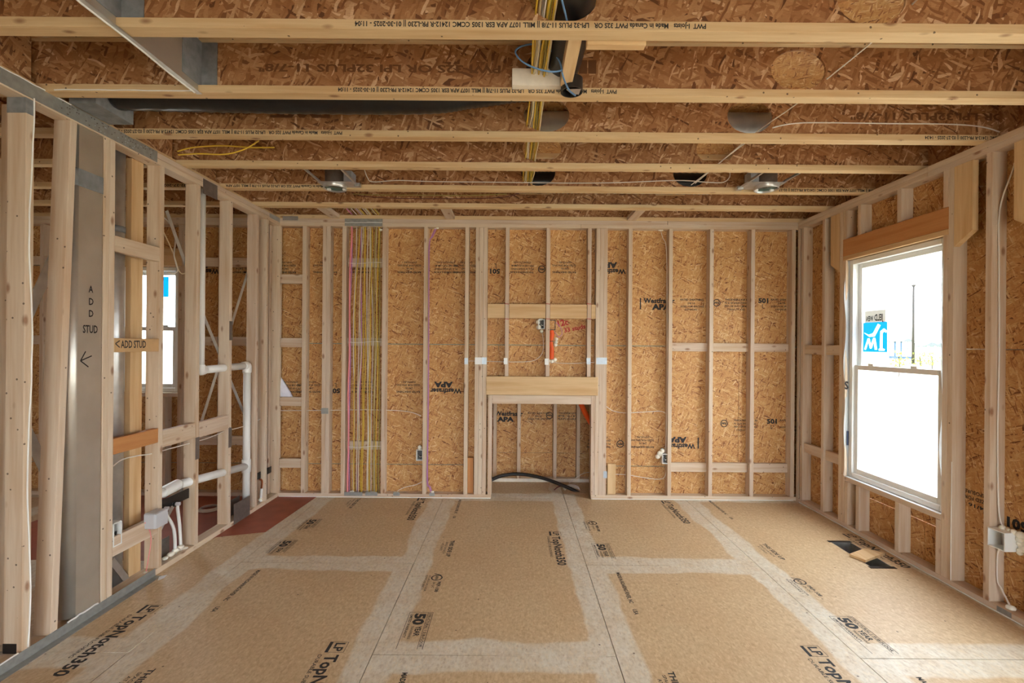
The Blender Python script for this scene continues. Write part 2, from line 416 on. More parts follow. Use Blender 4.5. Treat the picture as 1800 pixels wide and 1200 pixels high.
def madein(px, py):
    o = PZ(px, py)
    stamp('printed_lettering', [('MADE IN ROARING RIVER, NC', 0, -1.1, 1.0, 15, .03), ('USA', 17.5, -1.1, 1.0, 2.2, .03)], (o.x, o.y, 0), XD, YD, 'ink_black', floor)
topnotch(287, 1063); topnotch(985, 934); topnotch(614, 1128); topnotch(1438, 1135); topnotch(752, 875); topnotch(1178, 880); topnotch(1500, 938)
fifty(524, 949, 9); fifty(762, 1076, 13); fifty(1070, 955, 10.5); fifty(1498, 1083, 13); fifty(567, 912, 8)
sideup(800, 950); sideup(1346, 955); sideup(276, 1175); sideup(1185, 1180); sideup(635, 876)
apa(781, 1008); apa(1408, 1015); apa(1048, 915)
madein(460, 1002); madein(1090, 1006); madein(812, 878); madein(718, 1182); madein(1250, 880); madein(1620, 1190)
# red waterproofing coat by the left wall and beyond it
rp = [(-76.5, 192), (-78.6, 151.5), (-91.6, 147.2), (-97, 131), (-160, 131), (-160, 192)]
rc = prism('membrane_coat', [(x, y, .02) for x, y in rp], (0, 0, .03), 'red_membrane', floor)
rc['label'] = 'red-brown coating on the floor beside the left stud wall'

# ================================================================== WALLS
def stud(parent, x0, x1, y0, y1, z0=1.5, z1=106.1, name='stud', mat='lumber_z'):
    return box(name, x0, x1, y0, y1, z0, z1, mat, parent)

# ---- back wall -------------------------------------------------------
wb = struct('wall_back')
FX0, FX1, FZ = -8.3, 30.5, 37.0                       # firebox opening
WX0, WX1 = PY(214, 600, YS).x, PY(323, 600, YS).x       # window of the next room
WZ0, WZ1 = PY(270, 688, YS).z, PY(300, 470, YS).z
bx = lambda px, Y=YB: PY(px, 600, Y).x
for i, (z0, z1) in enumerate(((.0, 12.0), (12.3, 60.0), (60.3, 109.0))):
    off = (-150, -102, -150)[i]
    xs = [XF]+[x for x in [off+96*k for k in range(-1, 4)] if XF < x < 113]+[114.5]
    for a, b in zip(xs, xs[1:]):
        for q in rect_minus((a+.06, b-.06, z0, z1), [(WX0, WX1, WZ0, WZ1), (FX0-1.5, FX1+1.5, -1, FZ+3)]):
            box('sheathing_panel', q[0], q[1], YS, YS+.45, q[2], q[3], 'osb_wall_xz', wb, bev=0)
for q in rect_minus((XF, 116, -12, 122), [(WX0, WX1, WZ0, WZ1), (-16, 40, -20, 57.9)]):
    box('house_wrap', q[0], q[1], YS+.5, YS+.6, q[2], q[3], 'wrap_green', wb, bev=0)
for a, b in ((XF, FX0-.2), (FX1+.2, XR+3.5)):
    box('bottom_plate', a, b, YB, YS, 0, 1.5, 'lumber_x', wb)
for z in (106.1, 107.6):
    cut = 26 if z < 107 else 60
    for a, b in ((XF, -95.6), (-95.5, cut-.05), (cut+.05, XR+3.5)): box('top_plate', a, b, YB, YS, z, z+1.5, 'lumber_x', wb)
for px in (530.5, 566, 572.8, 600.5, 671, 744, 816.5):           # full studs, left part
    x = bx(px); stud(wb, x, x+1.48, YB, YS)
stud(wb, bx(475.5), bx(491.5), YB, YB+1.5)                        # flat corner stud
stud(wb, bx(462), bx(468), YB+.0, YS)
for px in (835, 842, 849): x = bx(px); stud(wb, x, x+1.5, YB, YS)
stud(wb, FX0-1.55, FX0-.02, YB, YS, 1.5, 40.5, 'jack_stud')
for px in (887.5, 959.5, 1032): x = bx(px); stud(wb, x, x+1.5, YB, YS, 47.9, 106.1, 'cripple_stud')
for px in (1047, 1053.7, 1060.4): x = bx(px); stud(wb, x, x+1.48, YB, YS)
stud(wb, FX1+.02, FX1+1.55, YB, YS, 1.5, 40.5, 'jack_stud')
for px in (1104, 1175, 1247, 1319.5, 1391): x = bx(px); stud(wb, x, x+1.5, YB, YS)
box('header', FX0-2.4, FX1+2.6, YB-.25, YB+1.25, 40.6, 47.8, 'pine_x', wb)
box('header_plate', FX0-.0, FX1+.0, YB-.05, YS, 37.1, 40.5, 'lumber_x', wb)
zz = lambda py, px=900, Y=YB: PY(px, py, Y).z
for a, b in ((856.5, 887), (894.8, 959), (966.7, 1031.5), (1039.2, 1046.8)):
    box('block', bx(a), bx(b), YB+.2, YB+1.7, zz(559), zz(534), 'pine_x', wb)
for y0, y1 in ((482, 498), (594, 610), (698, 713.5), (806, 822)):
    box('block', bx(492), bx(530.3), YB+.1, YB+1.6, zz(y1, 510), zz(y0, 510), 'lumber_x', wb)
for y0, y1 in ((452, 468), (594, 608), (777, 792)):
    box('block', bx(607.6), bx(670.8), YS-1.6, YS-.05, zz(y1, 640), zz(y0, 640), 'lumber_x', wb)
for y0, y1 in ((603, 618), (816, 832)):
    for a, b in ((1182, 1246.8), (1254, 1319.2), (1326.6, 1390.7)):
        box('block', bx(a), bx(b), YS-1.65, YS-.1, zz(y1, 1290), zz(y0, 1290), 'lumber_x', wb)
stud(wb, bx(822.5), bx(833.5), YS-2.2, YS-.7, 1.5, zz(804, 828, YS-2), 'scab_board', 'header_z')
stud(wb, bx(1071), bx(1085.5), YS-2.2, YS-.7, 1.5, zz(815, 1078, YS-2), 'scab_board', 'pine_z')
# left room part of the back wall
for x in (-100, -116, WX0-3.1, WX0-1.55, WX1+.05, WX1+1.6, -186, -202, -218):
    stud(wb, x, x+1.5, YB, YS)
box('header', WX0-1.5, WX1+1.5, YB, YB+1.5, WZ1+.1, WZ1+7, 'pine_x', wb)
box('sill_plate', WX0, WX1, YB, YS, WZ0-1.6, WZ0-.1, 'lumber_x', wb)
for x in (WX0+1, (WX0+WX1)/2, WX1-6): stud(wb, x, x+1.5, YB, YS, 1.5, WZ0-1.7, 'cripple_stud')
for a, b in ((-98.4, -95.7), (-114.4, -100.1), (WX1+3.2, -116.1), (-184.4, WX0-3.2), (-200.4, -186.1), (-216.4, -202.1)):
    if b-a < 1: continue
    for z in (20, 59, 90): box('block', a, b, YB+.1, YB+1.6, z, z+3.5, 'lumber_x', wb)
# firebox recess
RX0, RX1, RY = -15.5, 39.5, 209.0
box('recess_side', RX0-.5, RX0, YS+.6, RY+3.5, 0, 58, 'osb_wall_yz', wb, bev=0)
box('recess_side', RX1, RX1+.5, YS+.6, RY+3.5, 0, 58, 'osb_wall_yz', wb, bev=0)
box('recess_roof', RX0-.5, RX1+.5, YS+.6, RY+4, 58, 58.6, 'osb_wall_xz', wb, bev=0)
box('sheathing_panel', RX0-.5, RX1+.5, RY+3.5, RY+4, 12.1, 58, 'osb_wall_xz', wb, bev=0)
box('sheathing_panel', RX0-.5, RX1+.5, RY+3.5, RY+4, 0, 11.95, 'osb_wall_xz', wb, bev=0)
box('house_wrap', RX0-.5, RX1+.5, RY+4.05, RY+4.15, 0, 60, 'wrap_green', wb, bev=0)
box('bottom_plate', RX0, RX1, RY, RY+3.5, 0, 1.5, 'whitewashed', wb)
for px in (868, 910.5, 974, 1015): x = bx(px, RY); stud(wb, x, x+1.5, RY, RY+3.5, 1.5, 57.9)
# white sealant along the foot of the wall
for a, b in ((-91.5, FX0-.3), (FX1+.3, XR-1)):
    tube('sealant_bead', [(a+(b-a)*k/12, YB-.12+random.uniform(-.05, .05), .12) for k in range(13)], .16, 'sealant', wb, n=5)
# steel plates
def platey(px0, px1, py0, py1, Y, mat, parent, t=.06, name='nail_plate'):
    a = PY(px0, py1, Y); b = PY(px1, py0, Y); return box(name, a.x, b.x, Y-t, Y, a.z, b.z, mat, parent, bev=0)
platey(606, 672.5, 384.5, 397, YB-.02, 'strap_metal', wb)
tube('sealant_bead', [PY(606+x, 391+random.uniform(-.4, .4), YB-.14) for x in range(0, 67, 6)], .13, 'sealant', wb, n=5)
platey(497, 524, 380, 387, YB-.02, 'galvanised', wb, name='tie_strap')
for p in ((816.3, 822.8, 629, 640, 'plate_light'), (834.6, 847, 628, 640, 'white_vinyl'), (847.2, 855.6, 628, 640, 'plate_light'), (885.5, 892, 629, 640, 'white_vinyl'),
          (957.5, 964.5, 630, 641, 'white_vinyl'), (1031, 1038.2, 629, 640, 'plate_light'), (1048, 1067, 628.5, 640, 'plate_light'),
          (564.5, 577, 717, 727, 'strap_metal'), (1060.5, 1067, 828, 840, 'plate_light'),
          (605, 637, 864.5, 871, 'strap_metal'), (642, 663.5, 864.5, 871, 'strap_metal'), (691, 702.5, 865, 871, 'strap_metal'), (754.5, 764, 866, 871.5, 'strap_metal')):
    platey(p[0], p[1], p[2], p[3], YB-.27 if 1030 < p[0] < 0 else YB-.02, p[4], wb)
# printing on the sheathing
YT = YS
def wprint(px, py, kind, flip=False, s=1.0):
    o = PY(px, py, YT-.03)
    xd, yd = ((1, 0, 0), (0, 0, 1)) if not flip else ((-1, 0, 0), (0, 0, -1))
    K = {'west': [('Westfraser', 0, 0, 1.9, 12.5, .04), ('APA', 3.4, -2.6, 2.1, 7.5, .06), ('/', -1.2, -2.6, -1.2, 1.9, .5)],
         'rated': [('RATED SHEATHING', 0, .9, .75, 9.3, .03), ('24/16', 2.8, -.5, .75, 3, .02), ('SIZED FOR SPACING', 0, -1.8, .75, 9.3, .02), ('EXPOSURE 1', 1.8, -3.0, .7, 5.6, .02)],
         'thick': [('THICKNESS 0.418 IN', 0, .9, .75, 9.3, .03), ('PS 2-18 SHEATHING', 0, -.4, .75, 9, .02), ('PRP-108 HUD-UM-40', 0, -1.7, .75, 9, .02), ('STRENGTH AXIS', 1, -3.0, .7, 7, .02)],
         '501': [('501', 0, 0, 1.8, 4, .05), ('#', 1.5, -2.2, 1.75, -.6), ('#', 1.5, -2.2, 2.3, -2.0)],
         'pfs': [('o', 1.3, 0, 1.5), ('PFS', .3, -.4, .8, 2.0, .05)]}[kind]
    K = [tuple([k[0]]+[v*s if isinstance(v, (int, float)) else v for v in k[1:5]]+list(k[5:])) if k[0] not in '#o/' else tuple([k[0]]+[v*s for v in k[1:]]) for k in K]
    stamp('printed_lettering', K, (o.x, o.y, o.z), xd, yd, 'ink_black', wb)
for px, kd in ((1131, 'west'), (1196, 'rated'), (1254, 'pfs'), (1274, 'thick'), (1333, '501'), (1355, 'rated')): wprint(px, 532, kd)
for px, kd in ((1267, 'pfs'), (1290, 'thick'), (1348, '501'), (1371, 'rated')): wprint(px, 744, kd)
for px, kd in ((1222, 'west'), (1149, 'rated'), (1096, 'pfs'), (1073, 'thick')): wprint(px, 780, kd, True)
for px, kd in ((1100, 'west'), (1012, 'rated'), (958, 'pfs'), (938, 'thick'), (879, '501'), (838, 'rated'), (804, 'thick'), (740, 'rated'), (655, 'thick'), (592, 'rated'), (520, 'rated'), (470, 'thick'), (440, 'rated'), (385, 'west')):
    wprint(px, 473, kd, True)
for px, kd in ((811, 'west'), (738, 'rated'), (660, 'thick'), (598, '501'), (563, 'rated'), (528, 'thick')): wprint(px, 683, kd, True)
for px, kd in ((870, 'west'), (928, 'rated'), (960, 'pfs'), (982, 'thick')):
    o = PY(px, 730, RY+3.45); xd, yd = (1, 0, 0), (0, 0, 1)
    it = {'west': [('Westfraser', 0, 0, 1.9, 12.5, .04), ('APA', 1, -2.6, 2, 7.5, .06)], 'rated': [('RATED SHEATHING', 0, .7, .8, 10, .02), ('24/16', 3, -.6, .8, 3, .02), ('SIZED FOR SPACING', 0, -1.9, .8, 10, .02)],
          'pfs': [('o', 1.5, 0, 1.6), ('PFS', .4, -.4, .8, 2.2, .05)], 'thick': [('THICKNESS 0.418 IN', 0, .7, .8, 9, .02), ('PS 2-18', 0, -.6, .8, 9, .02), ('EXPOSURE 1', 0, -1.9, .8, 9, .02)]}[kd]
    stamp('printed_lettering', it, o, xd, yd, 'ink_black', wb)
# red marker writing beside the box, red ticks on the block
o = PY(985, 583, YT-.03)
stamp('marker_writing', [('12c', -.3, 2.2, 2.4, 4.2, .03), ('33 studs', 1.6, -.6, 1.7, 8.6, .03)], o, Vector((1, 0, .22)).normalized(), Vector((-.22, 0, 1)).normalized(), 'ink_red', wb)
for px in (890.5, 963, 1035):
    for py in (533.5, 560): 
        a = PY(px-3.5, py, YB-.03); stamp('marker_tick', [('/', 0, 0, 1.7, -.15, .22)], a, (1, 0, 0), (0, 0, 1), 'ink_red', wb)

# ---- left wall -------------------------------------------------------
wl = struct('wall_left')
XLb = XL-3.5
S = {}
def lstud(y0, y1, z0=1.5, z1=106.1, x0=XLb, x1=XL, name='stud', mat='lumber_z'):
    return stud(wl, x0, x1, y0, y1, z0, z1, name, mat)
for y in (41, 57, 73): lstud(y, y+1.5)
lstud(89.4, 91.0)
a, b = 98.4, 94.9                                            # the leaning stud
bm = bmesh.new(); bm_box(bm, XLb, XL, 0, 1.5, 1.5, 106.1, .07)
for v in bm.verts: v.co.y += b+(a-b)*(v.co.z-1.5)/104.6
from_bm('stud', bm, 'lumber_z', wl)
lstud(106.5, 108.0); lstud(108.05, 109.5)
lstud(118.6, 122.4, x0=XLb-1.5, x1=XLb-.05, mat='pine_z')
lstud(123.4, 124.9); lstud(137.8, 139.3); lstud(153.8, 155.3); lstud(169.8, 171.3); lstud(176.5, 178.0); lstud(184.7, 186.2, x0=XLb, x1=XL-3)
lstud(92.0, 93.5, x0=XLb-4.0, x1=XLb-.5)
for z in (106.1, 107.6): box('top_plate', XLb, XL, 40, YB-.05, z, z+1.48, 'lumber_y', wl)
box('bottom_plate', XLb, XL, 40, YB-.05, 0, 1.5, 'lumber_y', wl)
def lblock(px0, px1, py0, py1, mat='lumber_y', y0=None, y1=None, t=1.5):    # flat blocks flush with the room face
    a = PX(px0, py0, XL); b = PX(px0, py1, XL)
    return box('block', XL-t, XL, y0, y1, b.z, a.z, mat, wl)
B1, B2 = 109.55, 123.35
lblock(204, 266, 414, 442, 'lumber_y', B1, B2); blk = lblock(200, 263, 594, 619, 'header_y', B1, B2, .7)
lblock(196, 262, 772, 800, 'header_y', B1, B2); lblock(196, 260, 946, 980, 'lumber_y', B1, B2)
lblock(281, 322, 758, 788, 'lumber_y', 124.95, 137.75); lblock(350, 390, 742, 769, 'lumber_y', 139.35, 153.75)
MATS['cardboard'] = flat('cardboard', srgb(200, 164, 118), .8, 0, .06)
blk.data.materials[0] = MATS['cardboard']
yb = PX(210, 606, XL)
stamp('marker_writing', [('ADD STUD', .9, -.7, 1.8, 7.6, .02)], (XL, B1+.9, yb.z), (0, 1, 0), (0, 0, 1), 'ink_black', wl)
stamp('marker_arrow', [('/', -.6, .3, .6, 1.0, .25), ('/', -.6, .3, .6, -.6, .25)], (XL, B1+.9, yb.z), (0, 1, 0), (0, 0, 1), 'ink_black', wl)
box('mastic_cap', XLb-.05, XL+.05, 89.3, 91.1, 103.2, 106.08, 'mastic', wl, bev=.02); box('mastic_cap', XLb-.05, XL-1.0, 89.3, 91.05, 1.55, 3.4, 'black_rubber', wl, bev=.02)
# steel straps along the plates
def nails(parent, pts, mat, r=.16, axis='x'):
    bm = bmesh.new()
    for p in pts:
        m = Matrix.Translation(Vector(p)) @ Matrix.Rotation(math.pi/2, 4, 'Y')
        bmesh.ops.create_cone(bm, cap_ends=True, segments=6, radius1=r, radius2=r*.7, depth=.12, matrix=m)
    o = from_bm('nail_heads', bm, mat, parent); o['kind'] = 'stuff'; return o
st = box('tie_strap', XL, XL+.08, 70, 122.2, 106.4, 109.2, 'strap_metal', wl, bev=0)
nails(st, [(XL+.1, 96+random.uniform(0, 25), random.choice((106.9, 107.5, 108.2, 108.8))) for _ in range(46)], 'plate_dark')
nails(st, [(XL+.1, 104+random.uniform(0, 17), random.choice((106.9, 107.5, 108.2, 108.8))) for _ in range(24)], 'plate_light')
box('nail_plate', XL, XL+.08, 140.3, 147.0, 104.2, 108.6, 'plate_dark', wl, bev=0)
box('tie_strap', XL, XL+.08, 178.5, YB-.1, 107.4, 109.0, 'galvanised', wl, bev=0)
bm = bmesh.new(); bm_box(bm, XL+.02, XL+.1, 60, 122.6, 0.02, 2.0); bm_box(bm, XL+.1, XL+1.7, 60, 122.6, .02, .1)
from_bm('base_strap', bm, 'strap_metal', wl)
tube('sealant_bead', [(XL+.1, 60+k*2.6, 2.05+random.uniform(-.1, .1)) for k in range(12)], .16, 'sealant', wl, n=5)
tube('sealant_bead', [(XL+.12, 90.4+.35*math.sin(k*.5)+random.uniform(-.08, .08), 2.2+k*3.6) for k in range(30)], .14, 'sealant', wl, n=5)
tube('sealant_bead', [(XL+.12, 84+k*1.3, 109.2+random.uniform(-.06, .06)) for k in range(12)], .12, 'sealant', wl, n=5)
tube('sealant_bead', [(-90+k*2.25, 92.75, 109.35+random.uniform(-.06, .06)) for k in range(13)], .12, 'sealant', wl, n=5)
tube('sealant_bead', [(XL+.15, 98.4+k*.9, 2.2+random.uniform(-.12, .15)) for k in range(9)], .2, 'sealant', wl, n=5)
for (y0, y1, z0, z1) in ((137.9, 139.4, 26.2, 32.6), (153.9, 155.4, 26.2, 32.6), (153.9, 155.4, 61.0, 67.2)):
    box('nail_plate', XL, XL+.07, y0-.1, y1+.1, z0, z1, 'plate_dark', wl, bev=0)
p0, p1 = PZ(424, 915), PZ(447, 900)
box('nail_plate', XL, XL+.1, 157.0, 166.5, 0.1, 6.8, 'plate_dark', wl, bev=0)
box('nail_plate', XLb-.1, XLb, 156.0, 166.5, 0.1, 6.8, 'plate_dark', wl, bev=0)
box('nail_plate', XLb-.1, XLb, 126, 132.5, 0.1, 6.4, 'plate_dark', wl, bev=0)
# diagonal steel braces on the far face of the stud wall
def strap_yz(p, q, X, wdt=1.3, parent=wl):
    p, q = Vector(p), Vector(q); d = (q-p).normalized(); n = Vector((0, -d.z, d.y))*wdt/2
    return prism('brace_strap', [(X, *(p-n).yz), (X, *(q-n).yz), (X, *(q+n).yz), (X, *(p+n).yz)], (-.08, 0, 0), 'galvanised', parent)
XS = XLb-.1
def ps(px, py, X=XS): return PX(px, py, X)
strap_yz(ps(352, 540), ps(445, 765), XS); strap_yz(ps(436, 480), ps(340, 790), XS-.15)
strap_yz(ps(293, 370), ps(330, 475), XS); strap_yz(ps(468, 400), ps(450, 470), XS-.2)
strap_yz(ps(345, 815), ps(282, 930), XS)
strap_yz(ps(197, 985), ps(226, 1022), XS, 1.6)
XB2 = -112.0
strap_yz(ps(40, 575, XB2), ps(100, 440, XB2), XB2, 2.6); strap_yz(ps(40, 740, XB2), ps(100, 865, XB2), XB2-.15, 2.6)
strap_yz(ps(-25, 665, XB2), ps(13, 585, XB2), XB2, 3.2); strap_yz(ps(-25, 645, XB2), ps(13, 728, XB2), XB2-.15, 3.2)
box('brace_board', XB2-1.8, XB2-.3, 104, 106, 2, 100, 'lumber_z', wl)

# ---- right wall ------------------------------------------------------
wr = struct('wall_right')
XRb = XR+3.5
RO = [(123.2, 159.2), (62.0, 98.0), (-8.0, 28.0), (-68.0, -32.0)]; RZ0, RZ1 = 17.2, 89.4  # last two openings are unseen, added to bring in more side light
for z0, z1 in ((0, 12.0), (12.12, 60.0), (60.2, 109.0)):
    ys = [YN, -60, 36, 132 if z0 != 12.12 else 101, YS+.4]
    for a, b in zip(ys, ys[1:]):
        for q in rect_minus((a+.06, b-.06, z0, z1), [(r0, r1, RZ0, RZ1) for r0, r1 in RO]):
            box('sheathing_panel', XRb, XRb+.45, q[0], q[1], q[2], q[3], 'osb_wall_yz', wr, bev=0)
for q in rect_minus((YN, YS+.5, -12, 122), [(r0, r1, RZ0, RZ1) for r0, r1 in RO]+[(124, 160, 11.4, 13.2)]):
    box('house_wrap', XRb+1.6, XRb+1.7, q[0], q[1], q[2], q[3], 'wrap_white', wr, bev=0)
box('bottom_plate', XR, XRb, YN, YB-.05, 0, 1.5, 'lumber_y', wr)
for z in (106.1, 107.6):
    for a, b in ((YN, 127.9), (128, YB-.05)): box('top_plate', XR, XRb, a, b, z, z+1.48, 'lumber_y', wr)
for y0, y1 in RO:
    for k in (0, 1):
        s_ = lambda a, z1=106.1: stud(wr, XR, XRb, a, a+1.48, 1.5, z1)
        s_(y1+1.5*k+.02, RZ1 if k == 0 else 106.1); s_(y0-1.5*(k+1)-.02+.02, RZ1 if k == 0 else 106.1)
    box('header', XR, XR+1.5, y0-1.5, y1+1.5, 90.9, 96.5, 'header_y', wr); box('header', XR+1.9, XR+3.4, y0-1.5, y1+1.5, 90.9, 96.5, 'header_y', wr)
    box('header_plate', XR, XRb, y0-1.5, y1+1.5, RZ1+.02, 90.85, 'pine_y', wr)
    box('sill_plate', XR, XRb, y0+.05, y1-.05, RZ0-1.5, RZ0-.02, 'lumber_y', wr)
    for y in (y0+.05, y0+13.4, y0+29.2, y1-1.55): stud(wr, XR, XRb, y, y+1.5, 1.5, RZ0-1.55, 'cripple_stud')
    for y in (y0-1.45, y0+13.4, y0+29.2, y1-.1): stud(wr, XR, XRb, y, y+1.5, 96.55, 106.1, 'cripple_stud')
    for ya, yb_, yc in ((y1+3.1, y1+7.8, 1), (y0-7.8, y0-3.05, 0)):        # angled nailing boards beside the window heads
        inner, outer = (ya, yb_) if yc else (yb_, ya)
        prism('nailing_board', [(XR, inner, 106.05), (XR, outer, 106.05), (XR, outer, 89.0), (XR, inner, 85.9)], (1.5, 0, 0), 'pine_z', wr)
for y in (110.6, 170.0, 182.5, 184.9, 46, -20, -82, -98, -114, -130): stud(wr, XR, XRb, y, y+1.48)
for z in (57.5, 20.0):
    for a, b in ((171.6, 182.4), (162.4, 169.9)): box('block', XR+.6, XR+2.1, a, b, z, z+3.5, 'lumber_y', wr)
tube('sealant_bead', [(XR-.12, 60+k*4, .25+random.uniform(-.08, .08)) for k in range(32)], .17, 'sealant', wr, n=5)
tube('sealant_bead', [(XR-.1, 120.2+.04*math.sin(k), 1.6+k*6) for k in range(6)], .1, 'sealant', wr, n=5)
for px, py, kd in ((1791, 915, 0), (1712, 880, 1)):
    o = PX(px, py, XRb-.02)
    stamp('printed_lettering', [('501', -2, 0, 2.2, 4.6, .05)] if kd == 0 else [('24/16', -3.6, .8, .9, 5, .02), ('SIZED FOR', -3.6, -.9, .9, 6, .02), ('EXPOSURE', -3.6, -2.4, .9, 6, .02)], o, (0, 1, 0), (0, 0, -1), 'ink_black', wr)

# ---- unseen far wall of the next room, added to shut out sky light --------------------------------------
wf = struct('wall_far_left_added')
for z0, z1 in ((0, 12), (12.15, 60), (60.15, 109)):
    for a in (YN, -44, 52, 148): box('sheathing_panel', XF-.5, XF, a+.06, min(a+95.9, YS), z0, z1, 'osb_wall_yz', wf, bev=0)
for k in range(20): stud(wf, XF+.05, XF+3.5, YN+16*k+3, YN+16*k+4.5)
box('bottom_plate', XF+.05, XF+3.5, YN, YB-.1, 0, 1.5, 'lumber_y', wf); box('top_plate', XF+.05, XF+3.5, YN, YB-.1, 106.1, 109.08, 'lumber_y', wf)

# ---- unseen wall behind the viewer, added with its opening to limit rear light ----------------------
wk = struct('wall_rear_added')
for z0, z1 in ((0, 12), (12.15, 60), (60.15, 109)):
    for a in (-232, -136, -40, 56):
        for q in rect_minus((a+.06, min(a+95.9, 114.5), z0, z1), [(-50, 62, -1, 84)]): box('sheathing_panel', q[0], q[1], YN-.5, YN, q[2], q[3], 'osb_wall_xz', wk, bev=0)
for x in [-228+16*k for k in range(10)]+[-82, -66, -51.6, 62.1, 78, 94, 110]: stud(wk, x, x+1.5, YN+.05, YN+3.5)
box('header', -51.6, 63.6, YN+.05, YN+3.5, 84.05, 95.3, 'pine_x', wk)
box('top_plate', -228.4, 114.4, YN+.05, YN+3.5, 106.1, 109.05, 'lumber_x', wk)

# ================================================================== CEILING (I-joists)
ce = struct('ceiling')
ZT = ZP+11.875
HX = [(7.4, 115.0), (55.8, 115.0)]
def ell(cx, cz, rx=5.4, rz=4.0, n=28): return [(cx+rx*math.cos(2*math.pi*k/n), cz+rz*math.sin(2*math.pi*k/n)) for k in range(n)]
JY = {}
LETTER = 'PWT  I-Joists   Made in Canada PWT 32S OR   LPI-32 PLUS 11-7/8 || MILL 1077 APA ESR 1305 CCMC 12412-R PR-L230 || %s'
def jprint(j, xr, yf, s='01-30-2025 - 11:04', x_min=None):
    # upside-down print on the front of the lower flange; xr = where it starts (right end)
    stamp('printed_lettering', [(LETTER % s, 0, 0, .78, 54.4, .03)], (xr, yf-.005, ZP+1.12), (-1, 0, 0), (0, 0, -1), 'ink_black', j)
for i in range(-11, 6):
    yr = 76.17+19.2*i; yf = yr-2.5; yw = yr-1.25; JY[i] = yf
    web = curve_plate('i_joist', [(XF, ZP+1.0), (114.9, ZP+1.0), (114.9, ZT-1.0), (XF, ZT-1.0)], [ell(*q) for q in HX], (1, 0, 0), (0, 0, 1), (0, yw, 0), .4, 'osb_web_xz', ce)
    for z in (ZP, ZT-1.5):
        box('flange', XF, 114.9, yf, yr, z, z+1.5, 'flange_x', web, bev=.06)
    JY[(i, 'o')] = web
jprint(JY[(0, 'o')], 29.4, JY[0]); jprint(JY[(1, 'o')], 19.7, JY[1])
jprint(JY[(2, 'o')], -40.8, JY[2], '02-27-2025 - 11:34'); jprint(JY[(2, 'o')], 151-.5, JY[2], '02-27-2025 - 14:34') if False else None
def jprint2(j, xr, yf, body, wd): stamp('printed_lettering', [(body, 0, 0, .78, wd, .03)], (xr, yf-.005, ZP+1.12), (-1, 0, 0), (0, 0, -1), 'ink_black', j)
jprint2(JY[(2, 'o')], 114.5, JY[2], 'CCMC 12412-R PR-L230 || 02-27-2025 - 14:34', 18)
jprint2(JY[(4, 'o')], -54.5, JY[4], 'PWT I-Joists Made in Canada PWT 32S OR LPI-32 PLUS 11-7/8 || MILL 1077 APA', 37)
jprint2(JY[(4, 'o')], 114.5, JY[4], '11-7/8 || MILL 1077 APA ESR 1305 CCMC 12412-R PR-L230 || 02-27', 31)
jprint2(JY[(4, 'o')], -96, JY[4], 'PR-L230 || 02-27-2025', 16)
def webprint(i, px0, px1, py, body, hh=1.5, bold=.03):
    yw = JY[i]+1.25-.2; a = PY(px0, py, yw); b = PY(px1, py, yw)
    stamp('printed_lettering', [(body, 0, -hh/2, hh, b.x-a.x, bold)], (b.x, yw, a.z), (-1, 0, 0), (0, 0, -1), 'ink_web', JY[(i, 'o')])
webprint(1, 455, 880, 119, 'PWI 32S OR LPI 32PLUS 11-7/8"'); webprint(2, 475, 580, 198, 'PWT', 2.2, .06); webprint(2, 330, 440, 196, 'PWI 32S OR', 1.3)
webprint(2, 1495, 1768, 204, 'OR LPI 32PLUS 11-7/8"', 1.7); webprint(1, 1018, 1048, 118, 'II', 2.4, .06)
# short boards fixed beside joists
box('nailing_board', PY(1030, 76, 77.6).x, PY(1132, 76, 77.6).x, 76.3, 77.8, ZP-.5, ZP+1.6, 'pine_x', ce)
# joist end over the back wall
rimb = box('rim_board', XF, 114.9, YB+1.1, YB+1.6, ZP, ZT, 'osb_web_xz', ce, bev=0)
box('flange', XF, 114.9, YB+.05, YB+2.5, ZP, ZP+1.5, 'flange_x', rimb); box('flange', XF, 114.9, YB+.05, YB+2.5, ZT-1.5, ZT, 'flange_x', rimb)
box('rim_board', 115, 116, YN, YS, ZP, ZT, 'osb_web_yz', ce, bev=0)
box('rim_board', XF-1, XF-.05, YN, YS, ZP, ZT, 'osb_web_yz', ce, bev=0)
for i in range(-5, 6):                                 # blocking over the left wall
    y0 = 76.17+19.2*i+.05; y1 = y0+16.6 if i < 5 else YB+0
    bp = box('blocking_panel', -95.0, -94.6, y0, y1, ZP+1.3, ZT-1.3, 'osb_web_yz', ce, bev=0)
    box('flange', -95.8, -93.6, y0, y1, ZP, ZP+1.4, 'flange_y', bp)
for k in range(5):
    for m in range(4):
        box('deck_panel', XF+k*70+.1, min(XF+k*70+69.9, 115.9), YN+m*84+.1, min(YN+m*84+83.9, YS), ZT, ZT+.72, 'osb_wall_xy', ce, bev=0)
for px in (571, 785, 1122):
    x = PY(px, 372, 176).x; box('squash_block', x-1.75, x+1.75, 172.3, 186.3, ZP+.1, ZP+1.6, 'lumber_y', ce)

